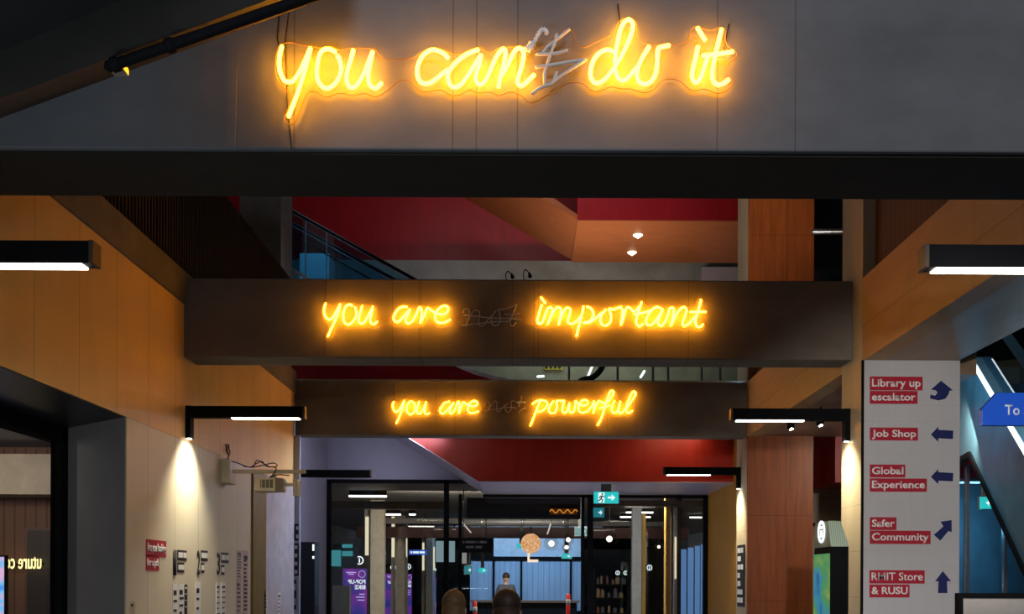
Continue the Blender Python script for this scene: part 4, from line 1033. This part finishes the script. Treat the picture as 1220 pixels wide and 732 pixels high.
HALL = pbr('hall_ceiling_dark', (0.22, 0.20, 0.19), 0.6, var=0.25, scale=2)
struct(MB().box(-7, 7, 18.95, 64, EYE + 1.98, EYE + 2.1).build('ceiling_hall', HALL), 'dark ceiling of the hall beyond the glass doors', 'ceiling')
struct(MB().box(-7.2, -7.0, 18.9, 64, 0, 4).build('wall_hall_left', pbr('hall_wall', (0.26, 0.22, 0.18), 0.5, var=0.3, scale=1.2), None), 'dark left wall of the far hall', 'wall')
struct(MB().box(7.0, 7.2, 18.9, 64, 0, 4).build('wall_hall_right', _mats['hall_wall'], None), 'dark right wall of the far hall', 'wall')
struct(MB().box(-7, 7, 63.8, 64, 0, 4).build('wall_hall_end', _mats['hall_wall'], None), 'dark end wall of the far hall', 'wall')
a, c = P(556, 617, 20.0), P(692, 597, 20.0)
struct(MB().box(a.x, c.x, 20, 20.4, a.z, c.z + .05).build('beam', BLACKM), 'black crossbeam just behind the glass doors', 'beam')
a, c = P(553, 622.5, 26), P(692, 622.5, 26)
dpt = thing('duct', a, 'silver horizontal duct behind the black crossbeam', 'duct')
for xx in (-1.4, 0.3, 1.2): MB().box(xx, xx + .02, 25.99, 26.01, a.z + .1, EYE + 1.985).build('hanger', BLACK, dpt)
MB().tube([a, c], 0.11, 14).build('pipe', pbr('dull_steel', (.25, .25, .26), .5, metal=.6), dpt, True)
for t in (.15, .5, .85): q_ = a.lerp(c, t); MB().tube([q_ - Vector((.02, 0, 0)), q_ + Vector((.02, 0, 0))], .125, 14).build('collar', STEEL, dpt, True)
a, c = P(545, 641, 30), P(700, 629, 30)
struct(MB().box(a.x - 3, c.x + 3, 30, 30.3, a.z, c.z).build('beam', pbr('maroon_beam', (0.07, 0.02, 0.02), 0.5), None), 'maroon crossbeam in the far hall', 'beam')
for (q0, q1, lab) in (((548, 620), (561, 635), 'left pale diagonal brace under the silver duct'), ((657, 622), (652, 637), 'right pale diagonal brace under the silver duct')):
    MB().tube([P(*q0, 25.9), P(*q1, 25.9)], 0.02, 8).build('brace', WHITE, dpt, True)['label'] = lab
# blue wall, counter
bw = thing('wall_blue', P(625, 722, 40), 'blue lit ribbed panel wall at the end of the hall', 'wall', None, 'structure')
a, c = P(560, 722, 40), P(692, 668, 40)
MB().box(a.x, c.x, 40, 40.3, 0.4, c.z).build('ribbed_panels', jointed('blue_ribbed', (0.40, 0.52, 0.66), 0.4, 'X', 0.22, -3.0, 0.03, 0.12, 2, 0.7, (2, 1, .3)), bw)
a2, c2 = P(588, 663, 40), P(692, 641, 40)
MB().box(a2.x, c2.x, 40.1, 40.3, a2.z - .2, c2.z).build('upper_band', pbr('pale_band', (0.65, 0.72, 0.80), 0.5), bw)
for x in (588, 621, 680):
    p = P(x, 700, 39.9); MB().box(p.x - .04, p.x + .04, 39.9, 40, .4, P(x, 668, 39.9).z).build('post', BLACK, bw)
MB().box(a.x, c.x, 39.85, 40.3, P(600, 668, 40).z, P(600, 663.5, 40).z).build('dark_rail', BLACK, bw)
ct = thing('counter', P(620, 732, 38), 'long brown counter in front of the blue wall', 'counter')
a, c = P(560, 722, 38), P(690, 716, 38)
MB().box(a.x, c.x, 37.6, 38.2, c.z - .08, c.z).build('worktop', pbr('counter_top', (0.30, 0.16, 0.10), 0.4), ct); MB().box(a.x + .1, c.x - .1, 37.7, 38.1, 0, c.z - .08).build('front_panel', BLACKM, ct)
for (x0, x1, y0_, y1_, d_, lab) in ((519, 542, 645, 670, 33, 'pale cyan window panel left of the black hanging sign'), (547, 560, 659, 672, 33.5, 'white square panel under the black hanging sign')):
    a, c = P(x0, y1_, d_), P(x1, y0_, d_)
    r = thing('light_panel', a, lab, 'light panel')
    MB().box(a.x - .03, c.x + .03, d_ + .02, d_ + .1, a.z - .03, c.z + .03).build('frame', BLACK, r)
    MB().box(a.x, c.x, d_, d_ + .02, a.z, c.z).build('face', emit('panel_glow_%d' % x0, (0.45, 0.65, 0.72) if x0 == 519 else (.6, .6, .55), 0.42), r)
    MB().box(a.x, a.x + .03, d_ + .02, d_ + .06, c.z, EYE + 1.985).box(c.x - .03, c.x, d_ + .02, d_ + .06, c.z, EYE + 1.985).build('hanger', BLACK, r)
# black hanging sign, blue street sign, cafe sign
hs = thing('hanging_sign', P(567, 658, 22), 'black arrow shaped hanging sign with two faint lines of words behind the doors', 'sign')
MB().prism([P(x, y, 22) for x, y in ((547.5, 641), (580, 641), (586.5, 650), (586.5, 658.5), (547.5, 658.5))], (0, .05, 0)).build('sign_board', BLACKM, hs)
GT = pbr('grey_lettering', (0.35, 0.33, 0.30), 0.5)
for i, t in enumerate(((.08, .42, .06, .3), (.5, .4))):
    o = P(551 if i == 0 else 555, 647.5 + i * 6, 21.995); word_bars(o, (1, 0, 0), (0, 0, 1), (29 - 10 * i) * 22 / F, 2.6 * 22 / F, GT, hs, t)
for x in (552, 579): p = P(x, 641, 22.02); MB().cyl(p, (p.x, p.y, EYE + 1.985), .01, 8).build('hanger', BLACK, hs)
ss = thing('direction_sign', P(498, 661, 30), 'small blue hanging sign with white words beyond the left glass', 'sign')
a, c = P(487, 661.5, 30), P(509, 655.5, 30)
MB().box(a.x, c.x, 30, 30.06, a.z, c.z).build('sign_board', emit('lit_blue_sign', (0.01, 0.10, 0.6), 0.5, (0.01, 0.06, 0.5)), ss)
word_bars((a.x + .05, 29.995, a.z + .045), (1, 0, 0), (0, 0, 1), c.x - a.x - .12, c.z - a.z - .09, EXITW, ss, (.12, .42, .36))
for x in (490, 506): p = P(x, 655.5, 30.03); MB().cyl(p, (p.x, p.y, EYE + 1.985), .01, 8).build('hanger', BLACK, ss)
cs = thing('round_sign', P(634, 664, 27), 'round warm lit sign with a foot mark hanging before the blue wall', 'sign')
p = P(632.5, 648, 27); MB().cyl((p.x, 27, p.z), (p.x, 27.08, p.z), 0.27, 30).build('disc', screen_mat('warm_disc', [(0.9, .30, .06), (1.0, .5, .2), (1.0, .8, .6)], .8, 14), cs)
lettering('ME', (p.x - .10, 26.99, p.z - .06), (1, 0, 0), (0, 0, 1), .28, .14, EXITW, cs, depth=.004, bold=.02)
MB().box(p.x - .09, p.x - .03, 26.98, 27.05, p.z - .46, p.z - .26).box(p.x - .09, p.x + .2, 26.98, 27.05, p.z - .50, p.z - .43).build('mark', emit('warm_mark', (1., .75, .55), 1.1), cs)
MB().cyl((p.x, 27.04, p.z + .27), (p.x, 27.04, EYE + 1.985), .012, 8).build('hanger', BLACK, cs)
os_ = thing('neon_reflection', P(672, 614, 21), 'orange glow built for a neon reflection under the black crossbeam', 'sign')  # glowing object in place of a neon reflection in the door glass
a, c = P(655, 613, 19.9), P(688, 606, 19.9)
MB().box(a.x, c.x, 19.95, 20, a.z, c.z).build('reflection_plate', pbr('amber_reflection', (0.2, .08, .01), .4), os_)
MB().tube(smooth([Vector((a.x + (c.x - a.x) * t, 19.93, a.z + (c.z - a.z) * (.5 + .3 * math.sin(t * 22)))) for t in [i / 16 for i in range(17)]], 3), .012, 6).build('neon_tube', emit('reflected_neon', (1., .36, .03), .7), os_, True)
# globe pendants
for i, (x, y, rr) in enumerate(((657, 648, .11), (677, 643.5, .085), (675, 652.5, .08), (726, 642.5, .11), (785, 652, .06))):
    d_ = (24.5, 24.5, 25.6, 23, 24.5)[i]; p = P(x, y, d_)
    r = thing('pendant_lamp', (p.x, d_, p.z), ['glass globe pendant right of the round sign', 'upper small globe pendant near the door mullion', 'lower small globe pendant near the door mullion', 'large glass globe pendant right of the door mullion', 'tiny globe pendant beside the yellow columns'][i], 'pendant lamp')
    MB().ball(p, rr * 1.6, 16).build('globe', glassy('globe_glass', (.9, .85, .8), .03, .05, 1.08), r, True)
    MB().ball(p, rr * .62, 12).build('bulb', emit('bulb_glow', (1., .85, .68), 4.0), r, True)
    MB().cyl((p.x, d_, p.z + rr * 1.6), (p.x, d_, EYE + 1.985), .008, 6).build('cord', BLACK, r)
# ceiling strip lights
for (x0, x1, y, lab) in ((416, 460.5, 591, 'longest white strip light at the upper left behind the glass'), (460, 477.5, 613, 'short strip light at left behind the glass'), (487.5, 495, 613, 'shortest strip light at left behind the glass'),
                    (487, 517, 627.5, 'medium strip light at left in the far hall'), (500, 529, 635, 'lower medium strip light at left in the far hall'), (739, 775, 616, 'bright strip light right of the exit sign'),
                    (746, 778, 610.5, 'upper strip light right of the exit sign'), (718, 749, 629.5, 'lower strip light at right behind the glass'), (822, 836, 616.5, 'small strip light above the blue slats')):
    d_ = 1.88 * F / (692 - y); a, c = P(x0, y, d_), P(x1, y, d_)
    r = thing('strip_light', (a.x, d_, a.z), lab, 'lamp', 'strip lights in the far hall')
    MB().box(a.x, c.x, d_ - .05, d_ + .05, a.z + .01, EYE + 1.985).build('housing', BLACK, r); MB().box(a.x, c.x, d_ - .05, d_ + .05, a.z - .03, a.z + .01).build('diffuser', STRIPE, r)
# columns in the hall
GREYC = pbr('hall_column', (0.38, 0.34, 0.28), .5, var=.15)
YELC = pbr('ochre_column', (0.55, 0.34, 0.08), .5, var=.1)
for (x0, x1, d_, m_, lab) in ((441, 457, 25, GREYC, 'broad grey column beyond the left glass'), (471, 482, 31, GREYC, 'grey column second beyond the left glass'), (507, 515, 37, GREYC, 'grey column farthest beyond the left glass'),
                         (753, 764, 26, pbr('pale_column', (.24, .26, .30), .5), 'pale column beyond the right glass'), (793, 799.5, 22, YELC, 'bright ochre column beyond the right glass'), (765, 769, 28, YELC, 'slim ochre column beside the pale column'),
                         (800, 812, 21.5, WOOD_D, 'dark timber column left of the blue slats')):
    a, c = P(x0, 732, d_), P(x1, 732, d_)
    struct(MB().box(a.x, c.x, d_, d_ + .3, 0, EYE + 1.985).build('column', m_), lab, 'column')
for (x0, x1, y0_, y1_, d_, lab) in ((435, 439, 616, 667, 25.2, 'tall cream lit edge glow left of the broad grey column'), (466.5, 470, 616, 664, 31.2, 'tall cream lit edge glow left of the second grey column'), (482.5, 485, 642, 664, 33, 'short pale green lit edge glow beyond the left glass'), (503, 505.5, 647, 680, 37.2, 'thin cream lit edge glow near the farthest grey column'), (516, 518, 652, 680, 39, 'thinnest cream lit edge glow near the door mullion'), (804, 806, 640, 690, 21, 'thin pale glowing strip on the dark timber column')):  # glowing strips imitate column edges that catch light
    a, c = P(x0, y1_, d_), P(x1, y0_, d_)
    r = thing('edge_glow', (a.x, d_, a.z), lab, 'lamp'); MB().box(a.x, c.x, d_, d_ + .04, a.z, c.z).build('diffuser', emit('cream_edge_glow', (1., .88, .6), .85), r); MB().box(a.x - .02, c.x + .02, d_ + .04, d_ + .1, 0, EYE + 1.985).build('backplate', _mats['hall_column'], r)
# blue slats at the right
bs = thing('glass_screen', P(825, 732, 19.6), 'tall blue lit glass slats at the right end of the doors', 'screen')
for x0, x1 in ((811.5, 818), (819.5, 826.5), (828, 834), (835, 838)):
    a, c = P(x0, 732, 19.6), P(x1, 650, 19.6)
    MB().box(a.x, c.x, 19.6, 19.64, 0, P(x0, 655 - (x0 - 811) * .25, 19.6).z).build('slat', emit('blue_slat', (0.16, 0.38, 0.78), .42, (.1, .2, .4)), bs)
a, c = P(810, 700, 19.7), P(840, 700, 19.7); MB().box(a.x, c.x, 19.66, 19.7, 0, .08).build('base_rail', BLACK, bs)
for (x0, x1, y0_, y1_, d_, lab) in ((392, 531, 598, 606, 21.4, 'brown crossbeam behind the left glass pane'), (704, 840, 597, 603, 20.6, 'brown crossbeam behind the right glass pane'), (450, 560, 618, 624, 29, 'grey crossbeam in the left of the far hall'), (700, 800, 622, 627, 30.5, 'grey crossbeam in the right of the far hall')):
    a, c = P(x0, y1_, d_), P(x1, y0_, d_)
    struct(MB().box(a.x, c.x, d_, d_ + .3, a.z, c.z).build('beam', pbr('brown_hall_beam', (.13, .085, .05), .5, var=.3) if d_ < 25 else pbr('grey_hall_beam', (.16, .15, .14), .5)), lab, 'beam')
for (x, y, d_, lab) in ((566, 718, 22, 'red and white post left of the centre heads'), (677, 709, 22, 'red and white post beside the door mullion')):
    p = P(x, y, d_); r_ = thing('barrier_post', (p.x, d_, 0), lab, 'post')
    MB().cyl((p.x, d_, .02), (p.x, d_, p.z), .045, 16).build('post', pbr('post_red', (.55, .03, .02), .4), r_, True)
    MB().cyl((p.x, d_, p.z - .22), (p.x, d_, p.z - .10), .047, 16).build('white_band', WHITE, r_, True); MB().cyl((p.x, d_, 0), (p.x, d_, .03), .15, 20).build('base', BLACK, r_, True)
# kiosk reflections in the door glass, built as solid kiosks in the hall
PURP = screen_mat('purple_screen', [(0.02, 0.03, 0.22), (0.06, 0.05, 0.38), (0.22, 0.04, 0.42), (0.40, 0.06, 0.55)], .55, 2.0)
BLUSC = screen_mat('blue_violet_screen', [(0.03, 0.05, 0.5), (0.05, 0.1, 0.7), (.4, .05, .6), (.7, .3, .9)], .6, 4)
MOVE = EXITW
def reflected_kiosk(px, wpx, d_, ytop, yicon, lab, screen=None, text=True):
    a = P(px - wpx / 2, 732, d_); c = P(px + wpx / 2, ytop, d_); zi = P(px, yicon, d_).z
    r = thing('info_kiosk', ((a.x + c.x) / 2, d_, 0), lab, 'kiosk')
    MB().box(a.x - .02, c.x + .02, d_ + .02, d_ + .2, 0, zi + .12).build('kiosk_body', BLACKM, r)
    MB().box(a.x, c.x, d_, d_ + .02, .25, c.z).build('display', screen or BLACK, r)
    icon(((a.x + c.x) / 2 + (c.x - a.x) * .22, d_ + .01, zi), (-1, 0, 0), (0, 0, 1), (0, -1, 0), .10, r)
    if text:
        wd = c.x - a.x
        lettering('POP-UP', (a.x + wd * .3, d_ - .002, c.z - .36), (1, 0, 0), (0, 0, 1), wd * .65, .10, MOVE, r, depth=.004, bold=.02, mirror=True)
        lettering('BIKE', (a.x + wd * .55, d_ - .002, c.z - .49), (1, 0, 0), (0, 0, 1), wd * .4, .10, MOVE, r, depth=.004, bold=.02, mirror=True)
        for (q0, zz, ww) in ((.22, .10, .38), (.30, .14, .22), (.72, .62, .2), (.6, .69, .32), (.66, .76, .26)):
            word_bars((a.x + wd * q0, d_ - .002, c.z - zz), (1, 0, 0), (0, 0, 1), wd * ww, .022, emit('violet_ink', (.6, .55, 1.), .8), r, (1.0,))
        MB().ring((a.x + wd * .82, d_ - .002, c.z - .13), (1, 0, 0), (0, 0, 1), .085, .012, (0, -.004, 0)).build('emblem_ring', _mats['violet_ink'], r)
    return r
reflected_kiosk(421, 32, 24, 678, 668, 'purple kiosk reflection with reversed words nearest beyond the left glass', PURP)
reflected_kiosk(465, 15, 36, 684, 676.5, 'purple kiosk reflection behind the broad grey column', PURP)
reflected_kiosk(483, 15, 36.5, 684, 675.5, 'purple kiosk reflection left of the blue hanging sign', PURP)
reflected_kiosk(514, 11, 40, 688, 679, 'narrow kiosk reflection with blue violet screen nearest the door mullion', BLUSC, False)
reflected_kiosk(763, 8, 36, 690, 676, 'dark kiosk reflection with glowing ring left of a twin beyond the right glass', BLACK, False)
reflected_kiosk(772, 8, 37, 690, 676.8, 'dark kiosk reflection with glowing ring right of its twin beyond the right glass', BLACK, False)
reflected_kiosk(734, 8, 47, 694, 683, 'farthest left dark kiosk reflection with glowing ring near the globe pendant', BLACK, False)
reflected_kiosk(743.5, 8, 48, 694, 683, 'farthest right dark kiosk reflection with glowing ring near the globe pendant', BLACK, False)
# display cabinet at far left
dc = thing('display_cabinet', P(400, 732, 19.5), 'display cabinet with cyan lit shelves behind the left glass', 'cabinet')
a, c = P(392.5, 732, 19.5), P(421, 642, 19.5)
MB().prism([P(x, y, 19.5) for x, y in ((391, 634), (421, 642), (421, 648), (391, 648))], (0, .5, 0)).build('cabinet_top', pbr('cabinet_grey', (.10, .09, .08), .5), dc)
MB().box(a.x, c.x, 19.9, 20.0, P(400, 677, 19.5).z, P(400, 648, 19.5).z).box(a.x, P(403, 700, 19.5).x, 19.9, 20.0, 0, P(400, 677, 19.5).z).build('back_panel', pbr('cabinet_back', (.14, .17, .18), .5), dc)
for (x0, x1, y0_, y1_) in ((407.5, 420, 645, 653), (407.5, 420, 657, 663), (393, 406, 656, 675)):
    p0, p1 = P(x0, y1_, 19.88), P(x1, y0_, 19.88); MB().box(p0.x, p1.x, 19.88, 19.9, p0.z, p1.z).build('lit_shelf', emit('cyan_shelf', (.08, .42, .46), .55), dc)
p0, p1 = P(396, 732, 19.7), P(416, 698, 19.7); MB().box(p0.x, p1.x, 19.7, 19.9, 0, p1.z).build('lower_cupboard', pbr('pale_cupboard', (.5, .48, .42), .5), dc)
# retail stand at right
rs = thing('retail_stand', P(728, 732, 33), 'retail stand with small goods beyond the right glass', 'stand')
a, c = P(708, 732, 33), P(750, 668, 33)
for z_ in (.5, 1.0, 1.45): MB().box(a.x, c.x, 33, 33.4, z_, z_ + .04).build('shelf', BLACKM, rs)
for x in (a.x, c.x - .04): MB().box(x, x + .04, 33, 33.4, 0, 2.0).build('post', BLACKM, rs)
random.seed(9)
for z_ in (.54, 1.04, 1.49):
    x = a.x + .08
    while x < c.x - .2:
        wd = random.uniform(.07, .14); hh = random.uniform(.12, .3)
        col = random.choice([(.4, .25, .12), (.3, .08, .06), (.5, .45, .35), (.12, .14, .2), (.45, .3, .2)])
        o = MB().box(x, x + wd, 33.1, 33.25, z_, z_ + hh).box(x + wd * .3, x + wd * .7, 33.14, 33.2, z_ + hh, z_ + hh + .04).build('bottle', pbr('goods_%d' % int(col[0] * 100 + col[2] * 10), col, .4), None, bevel=.01)
        tag(o, 'small packaged good standing on the retail stand beyond the right glass', 'goods', 'goods on the retail stand')
        x += wd + random.uniform(.03, .12)

# ------------------------------------------------------------------ people
SKIN = pbr('skin', (0.55, 0.34, 0.24), .5, var=.05)
def skin_mesh(name, verts, edges, radii, mat, parent, sub=2):
    me = bpy.data.meshes.new(name); org = Vector(parent['_o'])
    me.from_pydata([Vector(v) for v in verts], edges, [])
    ob = bpy.data.objects.new(name, me); S.collection.objects.link(ob)
    ob.modifiers.new('s', 'SKIN'); md = ob.modifiers.new('d', 'SUBSURF'); md.levels = md.render_levels = sub
    for i, r in enumerate(radii):
        sv = me.skin_vertices[0].data[i]; sv.radius = (r, r) if not isinstance(r, tuple) else r
        sv.use_root = (i == 0)
    dg = bpy.context.evaluated_depsgraph_get()
    m2 = bpy.data.meshes.new_from_object(ob.evaluated_get(dg)); bpy.data.objects.remove(ob); bpy.data.meshes.remove(me)
    m2.name = name; m2.materials.clear(); m2.materials.append(mat)
    m2.polygons.foreach_set('use_smooth', [True] * len(m2.polygons))
    o = bpy.data.objects.new(name, m2); S.collection.objects.link(o); o.parent = parent; o['_o'] = list(org)
    return o
def person(x, y, H, label, hair, top, legs, face=1, long=True, turn=0.0):
    root = thing('person', (x, y, 0), label, 'person')
    s = H / 1.70
    vs, es_, rs_ = [], [], []
    def V(p, r, par=None):
        vs.append((p[0] * s, p[1] * s * face, p[2] * s)); rs_.append(r * s)
        if par is not None: es_.append((par, len(vs) - 1))
        return len(vs) - 1
    pel = V((0, 0, .93), .125); w0 = V((0, .0, 1.08), .115, pel); ch = V((0, .0, 1.27), .13, w0); nk0 = V((0, -.01, 1.42), .06, ch); nk = V((0, .0, 1.48), .052, nk0)
    hd0 = V((0, .015, 1.56), .078, nk); hd1 = V((0, .01, 1.64), .075, hd0)
    arms = []
    for sg in (-1, 1):
        sh = V((sg * .17, 0, 1.37), .058, ch); el = V((sg * .23, -.02, 1.09), .042, sh); wr = V((sg * .23, .07, .86), .028, el); pm = V((sg * .225, .095, .79), .034, wr)
        for k in range(4):
            f1 = V((sg * .215 + 0, .075 + k * .016, .73 - (.004 if k in (1, 2) else 0)), .0095, pm); V((sg * .205, .08 + k * .016, .69 + (.008 if k in (0, 3) else 0)), .008, f1)
        t1 = V((sg * .205, .125, .775), .010, pm); V((sg * .195, .135, .74), .009, t1)
        hp = V((sg * .09, 0, .84), .095, pel); kn = V((sg * .10, .02 * sg, .48), .06, hp); an = V((sg * .10, -.02 + .04 * sg, .09), .038, kn); V((sg * .11, .12 + .04 * sg, .04), .036, an)
    skin_mesh('body', vs, es_, rs_, SKIN, root)
    # clothes: same joints, slightly larger
    def sub(ids, grow, name, mat):
        mp = {i: k for k, i in enumerate(ids)}
        e2 = [(mp[a], mp[b_]) for a, b_ in es_ if a in mp and b_ in mp]
        skin_mesh(name, [vs[i] for i in ids], e2, [rs_[i] + grow * s for i in ids], mat, root)
    n = len(vs)
    L0, R0 = 7, 7 + 18
    sub([ch, w0, pel, nk0, L0, L0 + 1, L0 + 2, R0, R0 + 1, R0 + 2], .016, 'jacket', top)
    sub([pel, L0 + 14, L0 + 15, L0 + 16, R0 + 14, R0 + 15, R0 + 16], .014, 'trousers', legs)
    org = Vector((x, y, 0))
    hz_ = 1.60 * s
    h = MB()
    h.ball((x, y - .018 * s * face, hz_ + .025 * s), .098 * s, 18, (.92, 1.08, 1.05))
    if long: h.tube([(x, y - .05 * s * face, hz_), (x, y - .075 * s * face, hz_ - .14 * s), (x, y - .085 * s * face, hz_ - .26 * s)], [.085 * s, .085 * s, .05 * s], 14)
    h.build('hair', hair, root, True)
    f = MB()
    f.ball((x, y + .095 * s * face, hz_ - .03 * s), .016 * s, 8, (.8, 1.2, 1.5)).build('nose', SKIN, root, True)
    for sg in (-1, 1):
        MB().ball((x + sg * .082 * s, y + .01 * s, hz_ - .03 * s), .024 * s, 8, (.4, .8, 1.2)).build('ear', SKIN, root, True)
        MB().ball((x + sg * .03 * s, y + .08 * s * face, hz_ - .005 * s), .011 * s, 8).build('eye', BLACK, root, True)
    MB().ball((x, y + .088 * s * face, hz_ - .07 * s), .018 * s, 8, (1.4, .5, .4)).build('mouth', pbr('lips', (.45, .16, .14), .5), root, True)
    root.rotation_euler = (0, 0, turn)
HAIRD = pbr('dark_brown_hair', (.035, .02, .012), .55, var=.4, scale=40)
HAIRL = pbr('light_brown_hair', (.16, .09, .035), .55, var=.4, scale=40)
HAIRR = pbr('auburn_hair', (.12, .03, .015), .55, var=.3, scale=40)
COAT = pbr('dark_coat', (.03, .03, .04), .8); OLV = pbr('olive_coat', (.12, .10, .05), .8); JEAN = pbr('dark_jeans', (.03, .04, .07), .8)
BGR = pbr('blue_grey_coat', (.06, .08, .11), .8); TAN = pbr('tan_coat', (.45, .32, .2), .8)
p = P(604, 707, 5.6); person(p.x, 5.6, 1.60 * 1.0 - .07 + .0, 'person with long dark brown hair walking away at the bottom centre', HAIRD, COAT, JEAN, 1)
p = P(541, 714, 6.6); person(p.x, 6.6, 1.515, 'person with light brown hair in an olive coat at the bottom centre left', HAIRL, OLV, JEAN, 1)
p = P(603, 680, 26); person(p.x, 26, 1.78, 'distant person in a blue grey coat before the blue wall', HAIRD, BGR, JEAN, -1, False)
p = P(648, 690, 30); 0 and person(p.x, 30, 1.66, 'distant person with auburn hair right of the round sign', HAIRR, COAT, JEAN, -1, False)
